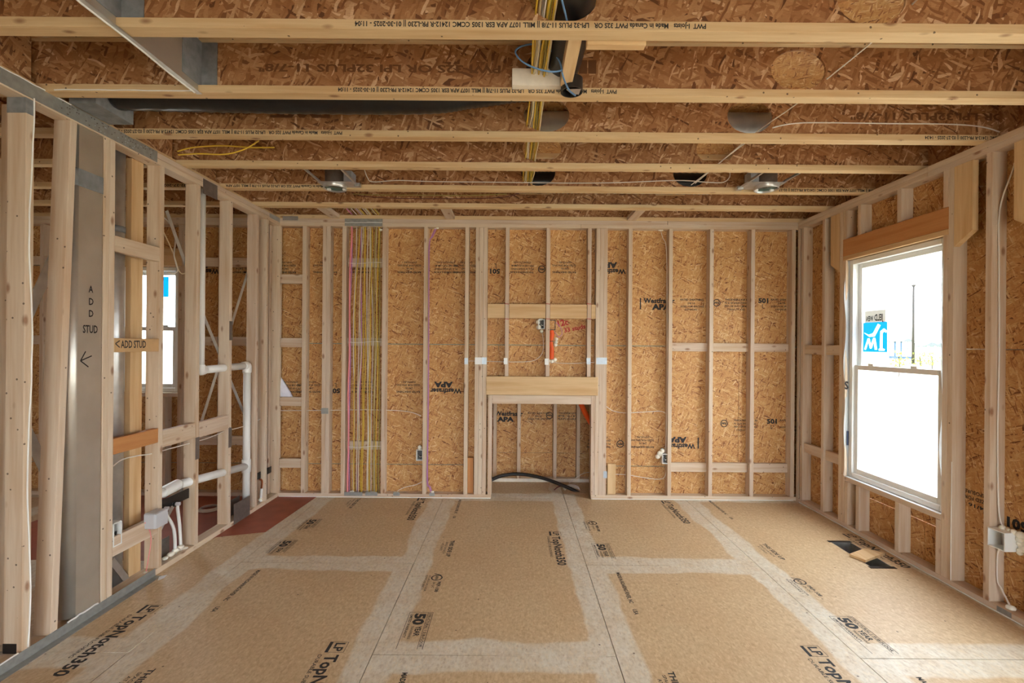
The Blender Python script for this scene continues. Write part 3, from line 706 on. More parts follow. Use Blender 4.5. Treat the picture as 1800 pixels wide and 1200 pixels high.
# ================================================================== WINDOWS
def window(n, org, ad, nd, wid, hgt, sticker=None):
    """org = lower corner at the room face, ad = along the opening, nd = outward"""
    root = struct('window_%d' % n, org); A, N, Z = Vector(ad), Vector(nd), Vector((0, 0, 1)); O = Vector(org)
    def bar(name, a0, a1, z0, z1, n0, n1, mat='white_vinyl', parent=root, bev=.08):
        p, q = O+A*a0+N*n0+Z*z0, O+A*a1+N*n1+Z*z1
        return box(name, p.x, q.x, p.y, q.y, p.z, q.z, mat, parent, bev=bev)
    fw = 1.7
    for a0, a1, z0, z1 in ((.2, fw, .2, hgt-.2), (wid-fw, wid-.2, .2, hgt-.2), (fw, wid-fw, .2, fw), (fw, wid-fw, hgt-fw, hgt-.2)): bar('window_frame', a0, a1, z0, z1, 1.2, 4.2)
    mid = hgt*.505
    for z0, z1, n0, n1 in ((fw, mid+.8, 1.9, 2.9), (mid-.8, hgt-fw, 3.0, 4.0)):
        sw = 1.6; pr = None
        sash = bar('sash', fw, fw+sw, z0, z1, n0, n1)
        bar('sash_rail', wid-fw-sw, wid-fw, z0, z1, n0, n1, parent=sash); bar('sash_rail', fw+sw, wid-fw-sw, z0, z0+1.6, n0, n1, parent=sash); bar('sash_rail', fw+sw, wid-fw-sw, z1-1.5, z1, n0, n1, parent=sash)
        bar('pane', fw+sw-.05, wid-fw-sw+.05, z0+1.5, z1-1.4, (n0+n1)/2-.06, (n0+n1)/2+.06, 'glass', sash, bev=0)
    for k in (.3, .75): bar('sash_lock', wid*k-1.1, wid*k+1.1, mid+.8, mid+1.5, 1.7, 2.8)
    return root, O, A, N, Z
W1 = window(1, (XR, 123.2, RZ0), (0, 1, 0), (1, 0, 0), 36, RZ1-RZ0)
for k_, y_ in ((3, 62.0), (4, -8.0), (5, -68.0)): window(k_, (XR, y_, RZ0), (0, 1, 0), (1, 0, 0), 36, RZ1-RZ0)  # the last two windows are unseen, added for more light from the right
W2 = window(2, (WX0, YB, WZ0), (1, 0, 0), (0, 1, 0), WX1-WX0, WZ1-WZ0)
w1 = W1[0]
# manufacturer's film on the upper pane (seen from its back)
XG = XR+3.38
def pg(px, py): return PX(px, py, XG)
a = pg(1517, 618); b = pg(1560, 567)
y0, y1 = b.y, a.y; za, zb = a.z, pg(1540, 566).z
sw_ = y1-y0; shh = zb-za
POLY = [[(.03, .66), (.25, .58), (.42, .63), (.62, .94), (.73, .89), (.50, .53), (.28, .51)],
        [(.05, .08), (.13, .08), (.23, .34), (.30, .12), (.37, .12), (.46, .34), (.50, .08), (.60, .08), (.52, .47), (.43, .47), (.34, .24), (.28, .46), (.20, .46)],
        [(.66, .05), (.90, .05), (.90, .10), (.81, .12), (.81, .62), (.87, .68), (.95, .64), (.98, .70), (.87, .78), (.72, .69), (.71, .12), (.66, .10)]]
sk = curve_plate('sticker', [(0, 0), (sw_, 0), (sw_, shh), (0, shh)], [[((1-a_)*sw_, b_*shh) for a_, b_ in q] for q in POLY], (0, 1, 0), (0, 0, 1), (XG, y0, za), .03, 'sticker_blue', w1)
def mirrored(items, mat, parent, org):
    bm = bmesh.new(); O = Vector(org)
    for it in items:
        if it[0] == '/':
            _, ax, ay, bx_, by, wd = it; d = Vector((bx_-ax, by-ay)); n_ = Vector((-d.y, d.x)).normalized()*wd/2
            bm.faces.new([bm.verts.new(O+Vector((0, p[0], p[1]))) for p in ((ax-n_.x, ay-n_.y), (bx_-n_.x, by-n_.y), (bx_+n_.x, by+n_.y), (ax+n_.x, ay+n_.y))]); continue
        s, x, y, hh, wd, bold = it; V, Fc, tw = text_mesh(s, bold); sy = hh/CAP; sx = wd/tw
        vs_ = [bm.verts.new(O+Vector((0, x+v[0]*sx, y+v[1]*sy))) for v in V]
        for f_ in Fc: bm.faces.new([vs_[i] for i in f_])
    return from_bm('lettering', bm, mat, parent)
c0 = pg(1520, 566); c1 = pg(1557, 545)
sk2 = box('sticker', XG, XG+.03, c1.y, c0.y, zb, pg(1540, 545).z, 'sticker_film', w1, bev=0)
mirrored([('JELD', .10*(c0.y-c1.y), .5, 2.0, .42*(c0.y-c1.y), .03), ('WEN', .57*(c0.y-c1.y), .5, 1.6, .34*(c0.y-c1.y), .03)], 'ink_black', sk2, (XG-.04, c1.y, zb))
# house wrap turned in over the far jamb, wavy edge
def wrap_strip(y, side):
    bm = bmesh.new(); n = 26; L = []; R_ = []
    for k in range(n+1):
        z = RZ0+.2+(RZ1-RZ0-.4)*k/n
        L.append(bm.verts.new((XR+1.3, y, z))); R_.append(bm.verts.new((XR-.15+.5*math.sin(k*.8)*.6, y+side*(.25+.4*math.sin(k*.55+1)), z)))
    for k in range(n): bm.faces.new((L[k], L[k+1], R_[k+1], R_[k]))
    r = bmesh.ops.solidify(bm, geom=bm.faces[:], thickness=.05)
    return from_bm('house_wrap', bm, 'wrap_white', w1)
wp = wrap_strip(159.1, .6); wrap_strip(123.32, -.5)
box('house_wrap', XR-.1, XR+1.3, 123.4, 159.0, RZ0-.01, RZ0+.1, 'wrap_white', w1, bev=0)
box('sticker', XR+.5, XR+1.1, 158.85, 158.95, PX(1489, 782, XR+.8).z, PX(1489, 757, XR+.8).z, 'sticker_navy', w1, bev=0)
o = PX(1487, 678, XR+.6); stamp('lettering', [('S', -1.0, -1, 2.6, 1.3, .03)], (XR+.6, 158.85, o.z), (1, 0, 0), (0, 0, 1), 'ink_black', w1)
p = PY(297, 470, YB+3.5); 
sk = box('sticker', PY(284, 500, YB+3.3).x, PY(296.5, 500, YB+3.3).x, YB+3.3, YB+3.34, PY(290, 522, YB+3.3).z, PY(290, 486, YB+3.3).z, 'sticker_blue', W2[0], bev=0)
sk = box('sticker', PY(221, 500, YB+3.3).x, PY(227, 500, YB+3.3).x, YB+3.3, YB+3.34, PY(224, 505, YB+3.3).z, PY(224, 475, YB+3.3).z, 'sticker_navy', W2[0], bev=0)
#PART2
# ================================================================== THINGS: ducts
def duct_oval(name, z0, z1, y0, y1, x0, x1, mat, parent):
    bm = bmesh.new(); r = (x1-x0)/2*.98; prof = []
    for cx, cy, a0 in ((x1-r, y1-.3, 0),):
        pass
    n = 8
    for k in range(n+1):                        # rounded near side
        a = math.pi+math.pi*k/n
        prof.append(((x0+x1)/2+r*math.cos(a), y0+r+r*math.sin(a)))
    prof += [(x1, y1), (x0, y1)]
    lo = [bm.verts.new((x, y, z0)) for x, y in prof]; hi = [bm.verts.new((x, y, z1)) for x, y in prof]
    m = len(prof)
    for k in range(m): 
        f_ = bm.faces.new((lo[k], lo[(k+1) % m], hi[(k+1) % m], hi[k])); f_.smooth = k < n
    bm.faces.new(lo[::-1]); bm.faces.new(hi)
    return from_bm(name, bm, mat, parent)
vd = empty('duct_riser', (-93.8, 103, 2.1)); tag(vd, 'flat galvanised duct riser in the stud wall with ADD STUD written on it', 'duct')
duct_oval('duct_body', 2.2, 106, 98.95, 106.3, -95.4, -92.15, 'duct_metal', vd)
duct_oval('mastic_band', PX(150, 330, -92.1).z, PX(150, 300, -92.1).z, 98.6, 106.35, -95.45, -92.02, 'mastic', vd)
tr_ = [[('A', 0, 7.6, 1.5, 1.1, .02)], [('D', .1, 4.9, 1.5, 1.1, .02)], [('D', .1, 2.3, 1.5, 1.1, .02)], [('STUD', -1.3, -1.2, 1.7, 3.6, .02)]]
o = PX(155, 575, -92.15); stamp('marker_arrow', [('/', -1.8, -7.2, .9, -6.2, .25), ('/', -1.8, -7.2, -.6, -5.2, .25), ('/', -1.8, -7.2, .1, -8.6, .25)], (-92.13, o.y, o.z), (0, 1, 0), (0, 0, 1), 'ink_black', vd)
for q in tr_: stamp('marker_writing', q, (-92.13, o.y, o.z), (0, 1, 0), (0, 0, 1), 'ink_black', vd)
rp_ = empty('round_duct', (-98.2, 116.2, 0)); tag(rp_, 'round galvanised vent pipe standing behind the blocks of the stud wall', 'duct')
tube('duct_body', [(-98.2, 116.2, .1), (-98.2, 116.2, 60), (-98.2, 116.2, 109)], 2.4, 'galvanised', rp_, n=20, sm=False)
tube('seam_ring', [(-98.2, 116.2, 87), (-98.2, 116.2, 88.5)], 2.5, 'mastic', rp_, n=20, sm=False)
# boot above the riser
db = empty('duct_boot', (-90, 102, 106)); tag(db, 'grey mastic-coated sheet metal boot above the stud wall strap', 'duct')
prism('boot_body', [(XL+.15, 97.8, 109.3), (XL+.15, 107.5, 109.3), (XL+.15, 107.5, 118), (XL+.15, 97.8, 118)], (5.5, 0, 0), 'mastic', db)
# sheet metal side of the open return bay between the joists
rb = empty('return_duct', (-62, 80, ZP)); tag(rb, 'sheet metal side panel of a return duct fitted between two ceiling joists', 'duct')
for i in (0, 1):
    y0 = 76.17+19.2*(i-1)+.05 if i else 40; y1 = JY[i]-.1+1.0
    y0 = 76.17+19.2*(i-1)-1.0
    box('side_panel', -62.1, -62.0, y0+1.1, JY[i]-.05, ZP-.3, ZT-.2, 'duct_metal', rb, bev=0)
    yb_ = JY[i]
    bm = bmesh.new(); a = PY(0, 0, yb_)
    bm_box(bm, -62.15, -58.9 if i else -58.4, yb_+.85, yb_+1.0, ZP+1.5, ZT-1.6)
    bm_box(bm, -61.98, -61.9, yb_-4.6, yb_+.9, ZP+1.5, ZT-1.6)
    from_bm('mastic_seam', bm, 'mastic', rb)
box('bottom_flange', -62.2, -61.2, 40, JY[1]-.05, ZP-.42, ZP-.3, 'galvanised', rb, bev=0)
tube('sealant_bead', [(-62.1+random.uniform(-.1, .1), 44+4*k, ZP-.5) for k in range(13)], .16, 'sealant', rb, n=5)
# black flexible duct
def ribbed(t, i): return 4.0+(.16 if i % 2 else 0)
tag(tube('flexible_duct', [(9.6, 30, 115.2), (9.4, 50, 115), (9.3, 72, 115), (9.2, 92, 115), (7.5, 101, 116.2), (0, 104.2, 117), (-10, 104.2, 115.6), (-20, 103.6, 114.0), (-45, 103.6, 113.8), (-66, 103.6, 114.0), (-86.2, 102.6, 113.8)], 3.7, 'black_plastic', n=18, k=16, rad=lambda t, i: 3.25+(.13 if i % 2 else 0)),
    'black flexible duct through the joist holes turning along the joist bay', 'duct')
tag(tube('flexible_duct', [(0, 160.5, 115), (25, 160.2, 115), (66, 160.5, 115)], 3.4, 'black_plastic', n=16, k=40, rad=lambda t, i: 3.4+(.12 if i % 2 else 0)),
    'black flexible duct seen through round holes behind the recessed lights', 'duct')
md = tag(tube('round_duct', [(-4, 123.0, 117.3), (30, 123.0, 117.3), (66, 123.0, 117.3)], 3.2, 'galvanised', n=24, sm=False), 'shiny round metal duct lying across between joists behind round web holes', 'duct')

# ================================================================== wires through the joists
for k in range(14):
    col = ['yellow_cable', 'cream_cable', 'white_cable', 'yellow_cable', 'olive_cable', 'yellow_cable', 'cream_cable'][k % 7]
    xo = 2.6+(k % 7)*.5; zo = 112.2+(k//7)*.9+random.uniform(0, .3)
    pts = [(xo+1.6+random.uniform(-.2, .2), 40, zo+1)]
    for i in range(0, 5): pts.append((xo+(1.0-.3*i)*.6+random.uniform(-.2, .2), JY[i]+1.25, zo+random.uniform(-.3, .3)))
    for i in range(0, 4): pts.append((xo+(1.0-.3*i)*.5+random.uniform(-.35, .35), JY[i]+10, zo-.35+random.uniform(-.5, .2)))
    pts.append((xo+random.uniform(-1, .5), JY[4]+7, zo+1.2))
    pts.sort(key=lambda p: p[1])
    cl = {'yellow_cable': 'yellow', 'cream_cable': 'cream', 'white_cable': 'white', 'olive_cable': 'olive'}[col]
    tag(tube('electrical_cable', pts, .17, col, n=6, k=4), cl+' cable in the bundle running through the joist holes', 'cable', cl+' cables in the joist bundle')
pp = lambda Y, *L: [PY(x, y, Y) for x, y in L]
tag(tube('electrical_cable', [PY(985, -10, 70), PY(995, 30, 74), PY(1004, 76, 80)]+pp(86, (1003, 100), (996, 118), (975, 126), (945, 121), (918, 108), (906, 92), (915, 82), (940, 77), (958, 80), (975, 95), (985, 112), (990, 135), (1000, 158), (1012, 168)), .16, 'blue_cable', n=6),
    'blue cable coiled in a loop above the black ceiling box', 'cable')
# block, hanging board and round ceiling box
a = PY(900, 157, 92.8); b = PY(986, 128, 92.8)
tag(box('wood_block', a.x, b.x, 91.3, 92.85, a.z, b.z, 'whitewashed'), 'pale wood block fixed on the joist beside the black round box', 'wood block')
bm = bmesh.new(); y0, y1 = 73.6, 88.5
pa, pb = PY(1012, 72, 76), PY(1010, 141, 88)
bm_box(bm, pa.x-1.1, pa.x+1.1, 76.3, 90.5, ZP+.4, ZP+2.6, .06)
tag(from_bm('support_board', bm, 'pine_y'), 'short board between two joists carrying the black round ceiling box', 'board')
cb = empty('ceiling_box', PY(1005, 152, 91)); c0 = PY(1005, 152, 91); tag(cb, 'black round plastic ceiling box with a blue cable end inside', 'electrical box')
bm = bmesh.new(); n = 24; r0, r1 = 2.1, 1.85; zb_, zt_ = c0.z-1.1, c0.z+1.3
rings = []
for r, z in ((r0, zt_), (r0, zb_), (r1, zb_), (r1, zt_-.2)):
    rings.append([bm.verts.new((c0.x+r*math.cos(2*math.pi*k/n), c0.y+r*math.sin(2*math.pi*k/n), z)) for k in range(n)])
for A, B in zip(rings, rings[1:]):
    for k in range(n): bm.faces.new((A[k], A[(k+1) % n], B[(k+1) % n], B[k]))
bm.faces.new(rings[0]); bm.faces.new(rings[-1]); bmesh.ops.recalc_face_normals(bm, faces=bm.faces[:])
from_bm('box_body', bm, 'black_rubber', cb)
prism('foil_tab', [(c0.x-1.2, c0.y-1, zb_-.02), (c0.x+1.6, c0.y-1.2, zb_-.02), (c0.x+1.5, c0.y+.9, zb_-.02), (c0.x-.2, c0.y+.3, zb_-.02)], (0, 0, .05), 'galvanised', cb)
# yellow cable offcut and other ceiling cables
yj = JY[3]-.4
tag(tube('electrical_cable', pp(124, (312, 266), (340, 259), (390, 256), (440, 259), (482, 259)), .2, 'yellow_cable', n=6), 'loose yellow cable end with a cut tip in the joist bay', 'cable')
tag(tube('electrical_cable', pp(122, (313, 272), (350, 270), (395, 271), (430, 262), (455, 247)), .2, 'yellow_cable', n=6), 'second loose yellow cable curving under the cut cable by the left wall', 'cable')
tag(tube('electrical_cable', pp(JY[4]+.9, (641, 299), (646, 312), (656, 319.5), (700, 317), (760, 319), (860, 320), (980, 321.5), (1080, 321), (1190, 317), (1240, 320), (1270, 320.5), (1282, 312), (1283, 300)), .16, 'white_cable', n=6), 'white cable strung along the joist web between the two recessed lights', 'cable')
tag(tube('electrical_cable', [PY(x, y, Y) for x, y, Y in ((1625, -15, 70), (1608, 3, 74), (1540, 68, 84), (1430, 158, 97), (1390, 190, 104), (1330, 232, 117), (1262, 288, 136), (1215, 325, 146))], .14, 'white_cable', n=6), 'thin white cable running diagonally under the joists to a recessed light', 'cable')
tag(tube('electrical_cable', [PY(x, y, JY[2]+.95) for x, y in ((1768, 238), (1755, 231), (1720, 222), (1660, 218), (1560, 217), (1440, 215.5), (1395, 217), (1360, 224))]+[PY(1330, 238, 118), PY(1285, 270, 130), PY(1255, 295, 138), PY(1222, 322, 146)], .16, 'white_cable', n=6), 'white cable along the joist web coming from the right wall top plate', 'cable')
tag(tube('electrical_cable', pp(JY[5]+.8, (620, 341), (660, 342.5), (740, 343), (820, 343.5), (890, 341)), .16, 'olive_cable', n=6), 'olive yellow cable along the far joist web above the cable bundle', 'cable')
tag(tube('electrical_cable', pp(JY[5]+.8, (618, 338), (640, 345), (700, 348.5), (800, 349), (880, 347), (912, 340)), .13, 'dark_red_cable', n=6), 'dark red wire drooping along the far joist web', 'cable')
# recessed lights
def can(px, py, side, lab):
    c = PZ(px, py, ZP+.2); t = empty('recessed_light', (c.x, c.y, ZP)); tag(t, lab, 'recessed light', 'recessed light housings')
    n = 24; s = side
    def lathe(name, prof, mat):
        bm = bmesh.new(); rr = [[bm.verts.new((c.x+r*math.cos(2*math.pi*k/n), c.y+r*math.sin(2*math.pi*k/n), z)) for k in range(n)] for r, z in prof]
        for A, B in zip(rr, rr[1:]):
            for k in range(n): bm.faces.new((A[k], A[(k+1) % n], B[(k+1) % n], B[k]))
        bm.faces.new(rr[-1]) if prof[-1][0] < prof[0][0]*.95 else None
        return from_bm(name, bm, mat, t, smooth=True)
    lathe('trim_ring', [(3.45, ZP+.4), (3.5, ZP-.75), (3.3, ZP-.8), (3.2, ZP+.45)], 'galvanised')
    lathe('lens', [(3.25, ZP-.25), (3.2, ZP-.2), (.4, ZP-.1)], 'lens_green')
    hs = lathe('housing', [(3.02, ZP+.4), (2.98, ZP+6.0), (.5, ZP+6.4)], 'plate_dark')
    xa, xb = sorted((-s*4.2, s*7.5))
    curve_plate('mounting_plate', [(xa, -3.6), (xb, -3.6), (xb, 3.6), (xa, 3.6)], [[(3.1*math.cos(2*math.pi*k/24), 3.1*math.sin(2*math.pi*k/24)) for k in range(24)]], (1, 0, 0), (0, 1, 0), (c.x, c.y, ZP+.45), .1, 'galvanised', t)
    box('junction_box', c.x+s*3.5, c.x+s*6.0, c.y-2.5, c.y+1.5, ZP+.6, ZP+4.2, 'plate_light', t)
    for xx in (c.x-s*3.6, c.x+s*6.9):
        box('hanger_bar', xx-.25, xx+.25, 133.9, 149.0, ZP+.3, ZP+.9, 'galvanised', t, bev=0)
    box('bar_clip', c.x+s*6.2, c.x+s*8.0, 147.4, 149.05, ZP-.1, ZP+1.0, 'galvanised', t)
    for q in (-1, 1): box('ring_tab', c.x+q*2.4-.5, c.x+q*2.4+.5, c.y+1.0, c.y+1.9, ZP-.7, ZP+.9, 'white_vinyl', t)
can(589, 327, 1, 'metal recessed light housing fitted between joists towards the left wall')
can(1347, 328, -1, 'metal recessed light housing fitted between joists towards the right wall')

# ================================================================== back wall cables
labs = {'pink_cable': 'pink', 'white_cable': 'white', 'yellow_cable': 'yellow', 'cream_cable': 'cream', 'olive_cable': 'olive', 'purple_cable': 'purple'}
seq = ['pink_cable', 'purple_cable', 'white_cable', 'yellow_cable', 'white_cable', 'cream_cable', 'purple_cable', 'yellow_cable', 'yellow_cable', 'white_cable', 'cream_cable', 'yellow_cable', 'white_cable', 'olive_cable', 'cream_cable', 'yellow_cable', 'olive_cable']
tops = [618, 619.5, 627, 633, 636, 639, 634, 641, 642, 647, 650, 654, 652, 660, 662, 666, 668]
mids = [614.5, 616, 622, 625, 631, 633, 636, 640, 642, 646, 648.5, 652, 655, 657.5, 660.5, 663, 667]
bots = [610.5, 614, 621, 622, 627, 630, 629, 634, 636, 645, 647, 649, 652, 656, 658, 661, 665]
for k, cm in enumerate(seq):
    Y = YB+.5+(k*7 % 5)*.28; j = lambda: random.uniform(-1.6, 1.6)
    pts = [PY(tops[k], 397, Y), PY(tops[k]+.3*j(), 415, Y), PY((tops[k]+mids[k])/2+j(), 470, Y), PY(mids[k]+j(), 545, Y), PY(mids[k]+j(), 620, Y), PY((mids[k]+bots[k])/2+j(), 690, Y), PY((mids[k]+2*bots[k])/3+j(), 760, Y), PY(bots[k]+.4*j(), 820, Y), PY(bots[k], 867, Y)]
    pts[-1].z = 1.6
    tag(tube('electrical_cable', pts, .34 if k == 0 else .19, cm, n=6, k=4), labs[cm]+' cable hanging in the stud bay packed with cables', 'cable', labs[cm]+' cables in the packed stud bay')
    a = PY(tops[k]-6, 372, 182.5); b = PY(tops[k]-1, 381, YB-.0)
    c_ = tube('electrical_cable', [(a.x, 178.5, ZP+2.4), (b.x, YB-.35, ZP+1.9), (b.x+.3, YB-.5, ZP+1.6)], .15, cm, n=5, k=2)
    tag(c_, labs[cm]+' cable crossing the gap above the back wall top plate', 'cable', labs[cm]+' cables above the back wall plate')
for k, (a_, b_) in enumerate(((622, 0), (655, 1))):
    pass
for k, py in enumerate((462, 601, 785)):
    tag(tube('cable_tie', pp(YB+.3, (612, py), (630, py+1), (655, py-1), (671, py-.5)), .09, 'sealant', n=5), ('upper', 'middle', 'lower')[k]+' thin strap across the bundle of cables in the packed stud bay', 'cable tie')
def foam(px, py, Y, r, lab=None, seed=0, sq=.7):
    rnd = random.Random(seed); c = PY(px, py, Y); bm = bmesh.new()
    for k in range(3):
        bmesh.ops.create_icosphere(bm, subdivisions=2, radius=r*rnd.uniform(.6, 1), matrix=Matrix.Translation(c+Vector((rnd.uniform(-1, 1)*r, 0, rnd.uniform(-.4, .4)*r))) @ Matrix.Diagonal((1.1, .6, sq, 1)))
    for v in bm.verts: v.co += Vector((rnd.uniform(-1, 1),)*3)*r*.06
    return bm
def foamo(px, py, Y, r, lab, seed, parent=None):
    return tag(from_bm('foam_blob', foam(px, py, Y, r, None, seed), 'foam', smooth=True), lab, 'foam')
foamo(617, 864, YB+.6, .9, 'white foam around the pink cable at the bottom plate', 1)
foamo(655, 865, YB+.6, .6, 'small white foam around the yellow cables at the bottom plate', 2)
foamo(668, 403, YB+.8, .8, 'white foam at the top of the packed cable bay', 3)
foamo(767, 401.5, YB+.8, .6, 'white foam where purple cables pass the top plate', 4)
foamo(759, 865, YB-.0, .6, 'white foam where purple cables enter the bottom plate', 5)
foamo(697, 865, YB+.6, .5, 'small white foam where a thin white cable enters the plate', 6)
tag(tube('electrical_cable', pp(YB+1.4, (472, 733), (480, 728), (483, 722), (500, 721.5), (570, 721), (640, 720), (700, 721.5), (725, 725), (740, 731)), .14, 'white_cable', n=6), 'white cable threaded level through the studs left of the fireplace', 'cable')
tag(tube('electrical_cable', pp(YB+.7, (699, 862), (712, 856), (730, 852), (743, 846)), .12, 'white_cable', n=6), 'thin white cable rising from the bottom plate to the outlet box stud', 'cable')
for k, dx in enumerate((0, 2.2)):
    Yp = YB-.2-.1*k
    tag(tube('electrical_cable', [PY(767-dx, 402, YB+.7), PY(761-dx, 415, YB+.2), PY(754.2+dx*.35, 430, Yp)]+pp(Yp, (753.5+dx*.3, 500), (753+dx*.3, 620), (752+dx*.4, 740), (750.5+dx*.5, 842))+[PY(754+dx, 855, YB+.1), PY(758+dx, 866, YB+.3)], .17, 'purple_cable', n=6), 'purple cable stapled down the stud beside the outlet box', 'cable', 'pair of purple cables on the stud')
def outlet(px0, px1, py0, py1, Y, lab, foam_pts=()):
    a = PY(px0, py1, Y); b = PY(px1, py0, Y); t = empty('outlet_box', ((a.x+b.x)/2, Y+1, a.z)); tag(t, lab, 'electrical box')
    bm = bmesh.new(); w_ = .22; d = 2.4
    bm_box(bm, a.x, b.x, Y, Y+d, a.z, a.z+w_); bm_box(bm, a.x, b.x, Y, Y+d, b.z-w_, b.z); bm_box(bm, a.x, a.x+w_, Y, Y+d, a.z+w_, b.z-w_); bm_box(bm, b.x-w_, b.x, Y, Y+d, a.z+w_, b.z-w_); bm_box(bm, a.x, b.x, Y+d-.1, Y+d, a.z, b.z)
    from_bm('box_body', bm, 'white_vinyl', t)
    box('box_cavity', a.x+w_, b.x-w_, Y+d-.35, Y+d-.15, a.z+w_, b.z-w_, 'box_inside', t, bev=0)
    for k in range(3): tube('wire', [(a.x+.5, Y+.6, b.z-.6-k*.4), ((a.x+b.x)/2, Y+.4, a.z+1.2+k*.3), (b.x-.5, Y+.7, a.z+1.0+k*.5)], .13, ('black_rubber', 'white_cable', 'black_rubber')[k], t, n=5)
    if foam_pts:
        bm = bmesh.new(); rnd = random.Random(px0)
        for x, y, r in foam_pts:
            bmesh.ops.create_icosphere(bm, subdivisions=2, radius=r, matrix=Matrix.Translation(PY(x, y, Y+1.6)))
        from_bm('foam_seal', bm, 'foam', t, smooth=True)
    return t
outlet(731.5, 743, 790.5, 809.5, YB+.1, 'outlet box on the stud carrying the purple cables', ((738, 786, .9),))
outlet(1164.5, 1174.5, 798, 815, YB+.1, 'outlet box with white foam on the stud right of the fireplace', ((1160, 797, 1.2), (1156, 802, 1.0), (1164, 792, 1.0)))
outlet(946.5, 957.5, 561, 578, YB+.4, 'grey outlet box wrapped in white foam above the fireplace', ((946, 566, 1.0), (947, 575, 1.0), (952, 582, .7), (951, 560, .8)))
tag(tube('electrical_cable', pp(YB+1.6, (820, 634), (860, 635), (900, 636), (930, 635), (945, 630), (954, 618), (955, 600), (953, 585)), .12, 'white_cable', n=6), 'white cable running from steel plates up to the foam-wrapped outlet box', 'cable')
tag(tube('electrical_cable', pp(YB+1.6, (965, 636), (985, 638), (1010, 638.5), (1034, 637), (1066, 636)), .12, 'white_cable', n=6), 'white cable between steel plates above the right end of the fireplace header', 'cable')
# low voltage bracket and orange conduit
a = PY(964.5, 580, YB+.3); b = PY(976.5, 562, YB+.3); bm = bmesh.new()
for q in ((a.x, b.x, a.z, a.z+.25), (a.x, b.x, b.z-.25, b.z), (a.x, a.x+.25, a.z, b.z), (b.x-.25, b.x, a.z, b.z)): bm_box(bm, q[0], q[1], YB+.1, YB+.9, q[2], q[3])
tag(from_bm('mounting_bracket', bm, 'black_rubber'), 'black open mounting bracket above the orange conduit', 'bracket')
oc = empty('orange_conduit', PY(969, 632, YB+.8)); tag(oc, 'orange flexible conduit stub foamed in above the fireplace header', 'conduit')
tube('conduit_body', pp(YB+.9, (969, 580), (970.5, 587), (969, 597), (968.5, 604), (970, 615), (969.5, 631)), .9, 'orange_tube', oc, n=12, k=8, rad=lambda t, i: .78+.12*math.sin(t*9))
tube('conduit_ring', pp(YB+.9, (968.5, 599), (968.5, 600)), .95, 'black_rubber', oc, n=12, sm=False)
for grp in (((978, 596, .75), (977, 601, .8), (976.5, 606, .8)), ((975, 632, .9), (970, 635, .8), (966, 634, .6)), ((965.5, 600, .55),)):
    bm = bmesh.new()
    for x, y, r in grp: bmesh.ops.create_icosphere(bm, subdivisions=2, radius=r, matrix=Matrix.Translation(PY(x, y, YB+1.9)))
    from_bm('foam_seal', bm, 'foam', oc, smooth=True)
tag(tube('electrical_cable', pp(YB+1.4, (977, 566), (985, 575), (988, 586), (982, 592), (975, 583)), .1, 'purple_cable', n=5), 'thin purple cable loop beside the black mounting bracket', 'cable')
# cables right of the fireplace
tag(tube('electrical_cable', pp(YB+2.0, (1066, 714), (1078, 722), (1100, 725.5), (1130, 724), (1160, 722.5), (1170, 726)), .13, 'white_cable', n=6), 'upper white cable swinging between studs right of the fireplace', 'cable')
tag(tube('electrical_cable', pp(YB+2.0, (1068, 833), (1100, 834), (1125, 838), (1155, 842), (1168, 838), (1172, 820)), .13, 'white_cable', n=6), 'lower white cable running to the outlet box right of the fireplace', 'cable')
tag(tube('electrical_cable', [PY(1161, 404, YB+2.5), PY(1165, 418, YB+2.0), PY(1171, 436, YB+1.2), PY(1172.5, 520, YB+1.2), PY(1172.5, 700, YB+1.2), PY(1170, 795, YB+1.4)], .13, 'white_cable', n=6), 'white cable from the top plate down a stud to the foamed outlet box', 'cable')
foamo(1161.5, 404, YB+2, .6, 'small white foam at the top plate right of the fireplace', 8)
# gas line in the firebox
RYm = 202
tag(tube('gas_line', [PY(852, 852, 196), PY(866, 842, 199), PY(885, 835, 203), PY(915, 833, 204), PY(950, 839, 202), PY(985, 851, 199), PY(1010, 862, 196.5), PY(1022, 869, 195.5)], .75, 'black_rubber', n=10), 'thick black cable arching across the fireplace opening', 'cable')
bm = bmesh.new(); bmesh.ops.create_cone(bm, cap_ends=True, segments=10, radius1=.8, radius2=.6, depth=1.6, matrix=Matrix.Translation(PY(1024, 869, 195)) @ Matrix.Rotation(.8, 4, 'Y'))
tag(from_bm('cable_fitting', bm, 'strap_metal', smooth=True), 'grey metal fitting at the end of the thick black cable', 'fitting')
for k in range(3):
    tag(tube('cable_coil', [PY(992+k*2, 853+k*2, 200)]+[PY(1004+14*math.cos(a)+k, 858+k*2.2+6*math.sin(a), 199-k*.6) for a in [math.pi+x*.7 for x in range(8)]], .13, 'white_cable', n=5), 'loop of white cable lying in the fireplace opening', 'cable', 'white cable loops in the fireplace')
tag(tube('electrical_cable', [PY(1000, 849, 203), PY(1012, 840, 204), PY(1025, 832, 205), PY(1040, 829, 206)], .13, 'white_cable', n=5), 'white cable rising to the side of the fireplace opening', 'cable')
tag(tube('electrical_cable', [PY(974, 861, 197), PY(980, 856, 198), PY(986, 854, 199), PY(993, 852, 200)], .2, 'dark_red_cable', n=5), 'short red wire end on the fireplace floor', 'cable')
tag(tube('orange_conduit', [PY(1018, 700, 200), PY(1024, 716, 201), PY(1031, 730, 202), PY(1040, 745, 203)], 1.1, 'orange_tube', n=12), 'orange conduit crossing the upper corner of the fireplace opening', 'conduit')

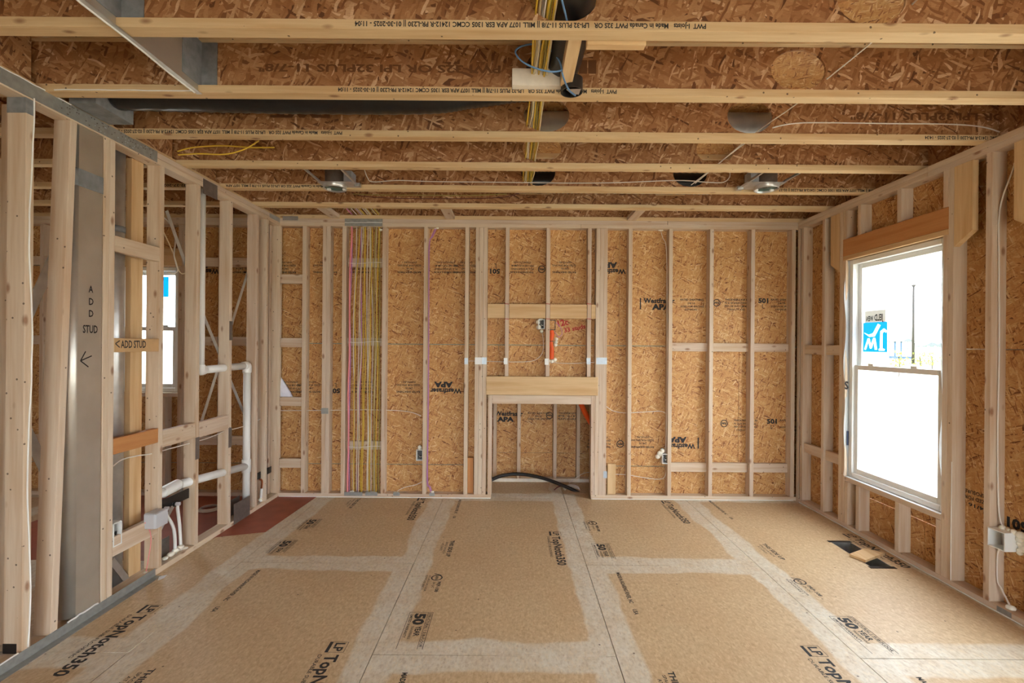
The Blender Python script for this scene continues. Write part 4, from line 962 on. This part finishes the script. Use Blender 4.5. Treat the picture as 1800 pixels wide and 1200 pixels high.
# ================================================================== left wall plumbing and boxes
XC = -93.75
pv = empty('drain_pipe', (XC, 165, 2)); tag(pv, 'white plastic drain pipe with elbows running through the left wall studs', 'pipe')
yA, yB_ = 142.2, PX(434, 700, XC).y
zA = PX(380, 648, XC).z; zT = PX(434, 818, XC).z
tube('pipe', [(XC, yA, zA+.4), (XC, yA, 106)], 1.2, 'white_pvc', pv, n=16, sm=False)
tube('elbow', [(XC, yA, zA+1.6), (XC, yA, zA+.3), (XC, yA+.4, zA-.2), (XC, yA+1.8, zA)], 1.42, 'white_pvc', pv, n=16)
tube('pipe', [(XC, yA+1, zA), (XC, yB_-1, zA+.2)], 1.2, 'white_pvc', pv, n=16, sm=False)
tube('elbow', [(XC, yB_-2.4, zA+.2), (XC, yB_-.5, zA+.3), (XC, yB_, zA-.3), (XC, yB_, zA-2.2)], 1.45, 'white_pvc', pv, n=16)
tube('pipe', [(XC, yB_, 1.6), (XC, yB_, zA-1)], 1.2, 'white_pvc', pv, n=16, sm=False)
tube('tee', [(XC, yB_, zT-2.2), (XC, yB_, zT+2.2)], 1.48, 'white_pvc', pv, n=16, sm=False)
yE = PX(285, 868, XC).y; zE = PX(285, 866, XC).z
tube('pipe', [(XC, yB_-.8, zT), (XC, yE+4, zE+.6)], 1.2, 'white_pvc', pv, n=16, sm=False)
tube('coupling', [(XC, yE+6, zE+.5), (XC, yE+2, zE+.2), (XC, yE, zE)], 1.5, 'white_pvc', pv, n=16)
tube('pipe', [(XC, yE+1, zE), (XC, 125.2, zE)], 1.2, 'white_pvc', pv, n=16, sm=False)
# supply stub-outs on a black bar
a = PX(280, 893, XL-1); b = PX(322, 870, XL-1)
ss = empty('supply_stubs', (XL-1, a.y+3, 2)); tag(ss, 'white water supply tubes clipped to a black bar near the floor', 'pipe')
box('mounting_bar', XL-1.7, XL-1.5, 125.2, 137.5, a.z-1.2, a.z+1.6, 'black_rubber', ss)
for k, (px, py, qx, qy) in enumerate(((290, 893, 308, 966), (310, 885, 318, 962))):
    s0 = PX(px, py, XL-.9); s1 = PX(qx, qy, XL-1.6); s1.z = 1.6
    tube('valve', [s0+Vector((-.8, -.3, 0)), s0+Vector((1.2, -.3, .1))], .5, 'box_grey', ss, n=10, sm=False)
    tube('collar', [s0+Vector((-.3, -.3, 0)), s0+Vector((.2, -.3, 0))], .75, 'black_rubber', ss, n=10, sm=False)
    tube('supply_tube', [s0+Vector((.3, 0, 0)), s0+Vector((.1, .4, -1.8)), (s0*.5+s1*.5)+Vector((0, 1.4 if k == 0 else .4, 0)), s1], .42, 'white_pvc', ss, n=10)
def floorfoam(pts, lab):
    bm = bmesh.new()
    for x, y, r in pts: bmesh.ops.create_icosphere(bm, subdivisions=2, radius=r, matrix=Matrix.Translation(PX(x, y, XL-1.4)) @ Matrix.Diagonal((1, 1.3, .7, 1)))
    return tag(from_bm('foam_blob', bm, 'foam', smooth=True), lab, 'foam')
floorfoam(((290, 981, .7), (300, 974, .9), (309, 967, .9), (317, 961, .9), (325, 964, .8), (332, 964, .7)), 'white foam around the water supply tubes on the bottom plate')
floorfoam(((457, 877, .8), (459, 880, .7)), 'white foam at the second stub-out near the back corner')
s2 = empty('supply_stubs', (XL-1, 176, 8)); tag(s2, 'second black bar with a copper stub by the back corner of the left wall', 'pipe')
box('mounting_bar', XL-1.7, XL-1.5, 171.5, 184.3, PX(455, 838, XL-1).z-1, PX(455, 838, XL-1).z+1.4, 'black_rubber', s2)
c = PX(459, 850, XL-1.2); tube('copper_stub', [c+Vector((0, -1, 2)), c+Vector((.3, 0, 1)), c+Vector((0, .3, -2.0))], .35, 'copper', s2, n=8)
tube('supply_tube', [c+Vector((0, .3, -1.8)), c+Vector((-.1, 0, -6)), c+Vector((0, 0, -9))], .5, 'white_pvc', s2, n=8)
# grey box with a purple wire
c0 = PX(243, 916, XL+.1); c1 = PX(278, 892, XL+.1)
gb = empty('junction_box', (XL+1, 121, c0.z)); tag(gb, 'grey square junction box on the left wall stud above a pink wire', 'electrical box')
zc = PX(278, 905, XL).z
box('box_body', XL-.4, XL+2.6, 119.0, 123.3, zc-2.0, zc+1.9, 'box_grey', gb, bev=.25)
box('box_cover', XL+2.6, XL+2.8, 119.1, 123.2, zc-1.9, zc+1.8, 'box_grey', gb, bev=.08)
box('base_clip', XL-1.2, XL-.4, 119.0, 121.2, zc-3.0, zc-1.2, 'black_rubber', gb)
tag(tube('electrical_cable', [PX(255, 918, XL+.2), PX(264, 935, XL+.3), PX(265, 955, XL+.2), PX(261, 980, XL-.2), PX(257, 1004, XL-.6)], .1, 'pink_cable', n=5), 'thin pink wire hanging from the grey junction box', 'cable')
floorfoam(((256, 1006, .45),), 'small white foam where the pink wire enters the bottom plate')
tag(tube('electrical_cable', [PX(198, 820, XC), PX(214, 808, XC), PX(240, 801, XC), PX(265, 797.5, XC), PX(300, 788, XC), PX(333, 779, XC), PX(365, 770, XC), PX(395, 758, XC), PX(425, 750, XC), PX(445, 742, XC), PX(470, 731, XC)], .15, 'white_cable', n=6), 'white cable threaded through holes in the left wall studs', 'cable')
a = PX(200, 953, XL-.3); 
lo = empty('outlet_box', (XL-1, 111, a.z)); tag(lo, 'white outlet box beside the doubled stud near the floor', 'electrical box')
za_, zb_ = PX(203, 960, XL).z, PX(203, 918, XL).z
bm = bmesh.new()
for q in ((109.6, 112.0, za_, za_+.25), (109.6, 112.0, zb_-.25, zb_), (109.6, 109.8, za_, zb_), (111.8, 112.0, za_, zb_)): bm_box(bm, XL-2.6, XL+.1, q[0], q[1], q[2], q[3])
from_bm('box_body', bm, 'white_vinyl', lo); box('box_cavity', XL-2.6, XL-2.3, 109.8, 111.8, za_+.2, zb_-.2, 'box_inside', lo, bev=0)
tube('wire', [(XL-1, 110.2, za_+.6), (XL-.4, 110.8, (za_+zb_)/2+.5), (XL-1, 111.4, za_+.8)], .14, 'black_rubber', lo, n=5)
# coil of cable on the red floor, white bag, cables by the window
c = PZ(368, 896)
bm = bmesh.new()
for k in range(4): tube_bm(bm, [(c.x+(3.4-.2*k)*math.cos(a_*.52), c.y+(3.4-.2*k)*math.sin(a_*.52), .3+.24*k) for a_ in range(13)], .17, 5, k=2)
tag(from_bm('cable_coil', bm, 'white_cable', smooth=True), 'flat coil of white cable lying on the red coated floor', 'cable')
tag(tube('electrical_cable', [PX(x, y, -98) for x, y in ((285, 380), (300, 395), (308, 420), (306, 450), (312, 474), (305, 480), (295, 478))], .18, 'white_cable', n=6), 'white cable looping down in front of the next room window', 'cable')
tag(tube('electrical_cable', [PX(x, y, -98.6) for x, y in ((286, 405), (298, 430), (308, 455), (314, 475), (322, 481), (330, 472), (333, 440), (332, 400))], .16, 'cream_cable', n=6), 'cream cable loop hanging beside the next room window', 'cable')
bag = bmesh.new(); rnd = random.Random(9); rings = []
for x0_, x1_, y_ in ((468, 472, 618), (467, 475.5, 628), (467.5, 480, 640), (469, 487, 652), (473, 495, 664), (478, 503, 676), (484, 510, 688), (488, 514, 694), (490, 515, 697.6), (494, 512, 698)):
    a_ = PY(x0_, y_, YB+2); b_ = PY(x1_, y_, YB+2); n_ = 14; wd_ = (b_.x-a_.x)/2; dp_ = min(1.25, .3+wd_*.4)
    rings.append([bag.verts.new(((a_.x+b_.x)/2+wd_*math.cos(2*math.pi*k/n_)*rnd.uniform(.93, 1.05), YB+2.0+dp_*math.sin(2*math.pi*k/n_)*rnd.uniform(.75, 1.1), a_.z+rnd.uniform(-.15, .15))) for k in range(n_)])
for A, B in zip(rings, rings[1:]):
    for k in range(14): bag.faces.new((A[k], A[(k+1) % 14], B[(k+1) % 14], B[k]))
bag.faces.new(rings[0]); bag.faces.new(rings[-1]); bmesh.ops.recalc_face_normals(bag, faces=bag.faces[:])
tag(from_bm('plastic_bag', bag, 'white_bag', smooth=True), 'crumpled white plastic bag wedged behind the corner stud', 'bag')

# ================================================================== right wall things
eb = empty('outlet_box', (XR+1, 108, 20)); tag(eb, 'deep outlet box with white foam on the right wall stud', 'electrical box')
zc = PX(1752, 946, XR).z; y1e = 110.5; bm = bmesh.new()
for q in ((-2.1, -1.9, 0), (1.9, 2.1, 0)): bm_box(bm, XR-.6, XR+2.8, 106.6, y1e, zc+q[0], zc+q[1])
for q in ((106.6, 106.8), (y1e-.2, y1e)): bm_box(bm, XR-.6, XR+2.8, q[0], q[1], zc-1.9, zc+1.9)
from_bm('box_body', bm, 'white_vinyl', eb); box('box_cavity', XR+2.4, XR+2.7, 106.8, y1e-.2, zc-1.9, zc+1.9, 'box_grey', eb, bev=0)
bm = bmesh.new(); rnd = random.Random(4)
for k in range(9): bmesh.ops.create_icosphere(bm, subdivisions=2, radius=rnd.uniform(.5, .9), matrix=Matrix.Translation((XR+2.3+rnd.uniform(-.2, .6), 106.2-rnd.uniform(0, .5), zc-2+k*.5)))
for k in range(4): bmesh.ops.create_icosphere(bm, subdivisions=2, radius=rnd.uniform(.5, .8), matrix=Matrix.Translation((XR+1.6+rnd.uniform(-.3, .6), 107+k*.8, zc+2.2)))
from_bm('foam_seal', bm, 'foam', eb, smooth=True)
cy = 110.3
tag(tube('electrical_cable', [(XR+1.6, 106.2, 105.9), (XR+1.5, 107.4, 101), (XR+1.4, cy-.1, 92.5), (XR+1.4, cy, 80), (XR+1.6, cy, 60), (XR+1.4, cy, 40), (XR+1.6, cy-.2, zc+6), (XR+1.6, cy-1.5, zc+2.3)], .17, 'white_cable', n=6), 'white cable stapled down the right wall stud into the outlet box', 'cable')
tag(tube('electrical_cable', [(XR+1.5, cy-1, zc-2.2), (XR+1.5, cy-.1, zc-4), (XR+1.5, cy-.1, zc-10), (XR+1.6, 109.3, 5), (XR+1.8, 107.4, 1.7)], .17, 'white_cable', n=6), 'white cable from the outlet box down to the right wall bottom plate', 'cable')
bm = bmesh.new()
for k in range(4): bmesh.ops.create_icosphere(bm, subdivisions=2, radius=.6, matrix=Matrix.Translation((XR+1.7+rnd.uniform(-.4, .4), 107.2+rnd.uniform(-.6, .6), 1.8)))
tag(from_bm('foam_blob', bm, 'foam', smooth=True), 'white foam around the cable at the right wall bottom plate', 'foam')
bm = bmesh.new()
for k in range(3): bmesh.ops.create_icosphere(bm, subdivisions=2, radius=.6, matrix=Matrix.Translation((XR+1.7+rnd.uniform(-.4, .4), 105.9+rnd.uniform(-.6, .6), 105.7)))
tag(from_bm('foam_blob', bm, 'foam', smooth=True), 'white foam around the cable at the right wall top plate', 'foam')
box('nail_plate', XR-.05, XR, 105.6, 108.8, .3, 1.6, 'strap_metal', wr, bev=0)
box('nail_plate', XR-.05, XR, 100.0, 104.0, 107.0, 109.0, 'strap_metal', wr, bev=0) if False else None
# floor register boot and the scrap of board across it
fb = empty('register_boot', ((hx0+hx1)/2, (hy0+hy1)/2, -6)); tag(fb, 'dark metal register boot in the floor opening under the window', 'floor vent')
bm = bmesh.new()
for q in ((hx0, hx0+.1, hy0, hy1), (hx1-.1, hx1, hy0, hy1), (hx0, hx1, hy0, hy0+.1), (hx0, hx1, hy1-.1, hy1)): bm_box(bm, q[0], q[1], q[2], q[3], -6, .05)
from_bm('boot_wall', bm, 'strap_metal', fb); box('boot_bottom', hx0, hx1, hy0, hy1, -6.2, -6, 'black_rubber', fb, bev=0)
for y0_, y1_ in ((hy0-1.2, hy0), (hy1, hy1+1.2)): box('boot_flange', hx0-.6, hx1+.6, y0_, y1_, .01, .08, 'black_plastic', fb, bev=0)
bp_ = [PZ(1493, 973, .8), PZ(1521, 984, .8), PZ(1556, 971, .8), PZ(1520, 963, .8)]
tag(prism('board_scrap', bp_, (0, 0, -.72), 'pine_y'), 'scrap of board lying across the floor vent opening under the window', 'board')
# slivers on the floor near the steel base strap
p = PZ(283, 1012); tag(prism('paper_scrap', [PZ(277, 1020, .05), PZ(280, 1013, .05), PZ(294, 1010, .05), PZ(288, 1016, .05)], (0, 0, .05), 'wrap_white'), 'small white scrap on the floor at the end of the steel base strap', 'scrap')

# ================================================================== outdoors
gz = -26
g = struct('ground'); box('ground_plane', -8000, 14000, -8000, 16000, gz-10, gz, 'ground_dirt', g, bev=0)
gr = prism('grass_strip', [(1500, 900, gz+.5), (6000, 900, gz+.5), (9000, 9000, gz+.5), (1500, 9000, gz+.5)], (0, 0, .5), 'grass', g)
def at(px, py, Y): return PY(px, py, Y)
b0 = at(1605, 632, 2500)
up_ = empty('utility_pole', (b0.x, b0.y, gz)); tag(up_, 'wooden utility pole standing outside beyond the right window', 'pole')
tube('pole_shaft', [(b0.x, b0.y, gz), (b0.x, b0.y, at(1605, 500, 2500).z)], 6.5, 'pole_wood', up_, n=8, sm=False, rad=lambda t, i: 7-2*t)
box('pole_cap', b0.x-6, b0.x+6, b0.y-6, b0.y+6, at(1605, 500, 2500).z-10, at(1605, 500, 2500).z, 'pole_wood', up_)
def house(x, y, wx, wy, hh, mat, lab):
    t = empty('house', (x, y, gz)); tag(t, lab, 'house')
    box('wall', x-wx/2, x+wx/2, y-wy/2, y+wy/2, gz, gz+hh, mat, t, bev=0)
    prism('roof', [(x-wx/2-14, y-wy/2-14, gz+hh), (x+wx/2+14, y-wy/2-14, gz+hh), (x, y-wy/2-14, gz+hh+wx*.3)], (0, wy+28, 0), 'roof_grey', t)
    for k in (-1, 1):
        for z in (.15, .6):
            box('window', x+k*wx*.25-18, x+k*wx*.25+18, y-wy/2-3, y-wy/2, gz+hh*z, gz+hh*z+54, 'white_vinyl', t, bev=0)
            box('window', x-wx/2-3, x-wx/2, y+k*wy*.25-18, y+k*wy*.25+18, gz+hh*z, gz+hh*z+54, 'white_vinyl', t, bev=0)
h0 = at(1581, 622, 3600); house(h0.x+10, h0.y, 84, 120, 130, 'siding_blue', 'blue two-storey house across the field outside the right window')
for k, px in enumerate((1625, 1642, 1660)):
    h1 = at(px, 615, 7000+k*900); house(h1.x, h1.y, 200, 240, 110, 'siding_pale', 'pale distant house beyond the utility pole')
for o_ in [o for o in bpy.data.objects if o.parent is None and o.get('label') == 'pale distant house beyond the utility pole']: o_['group'] = 'distant houses'
def sapling(px, py, Y, hh, seed):
    rnd = random.Random(seed); c = at(px, py, Y); c.z = gz; t = empty('sapling', c); tag(t, 'young leafy tree standing in the field outside the right window', 'tree', 'saplings in the field')
    tube('trunk', [c, c+Vector((2, 0, hh*.5)), c+Vector((0, 1, hh*.8))], 1.5, 'pole_wood', t, n=6)
    bm = bmesh.new()
    for k in range(140):
        p_ = c+Vector((rnd.gauss(0, hh*.12), rnd.gauss(0, hh*.12), hh*(.35+.65*rnd.random())))
        d = Vector((rnd.uniform(-1, 1), rnd.uniform(-1, 1), rnd.uniform(-1, 1)))*hh*.05; e = Vector((rnd.uniform(-1, 1), rnd.uniform(-1, 1), rnd.uniform(-1, 1)))*hh*.05
        bm.faces.new([bm.verts.new(q) for q in (p_, p_+d, p_+d+e, p_+e)])
    from_bm('foliage', bm, 'leaf', t)
sapling(1580, 640, 1400, 75, 1); sapling(1617, 638, 1500, 70, 2); sapling(1638, 636, 1700, 70, 3)
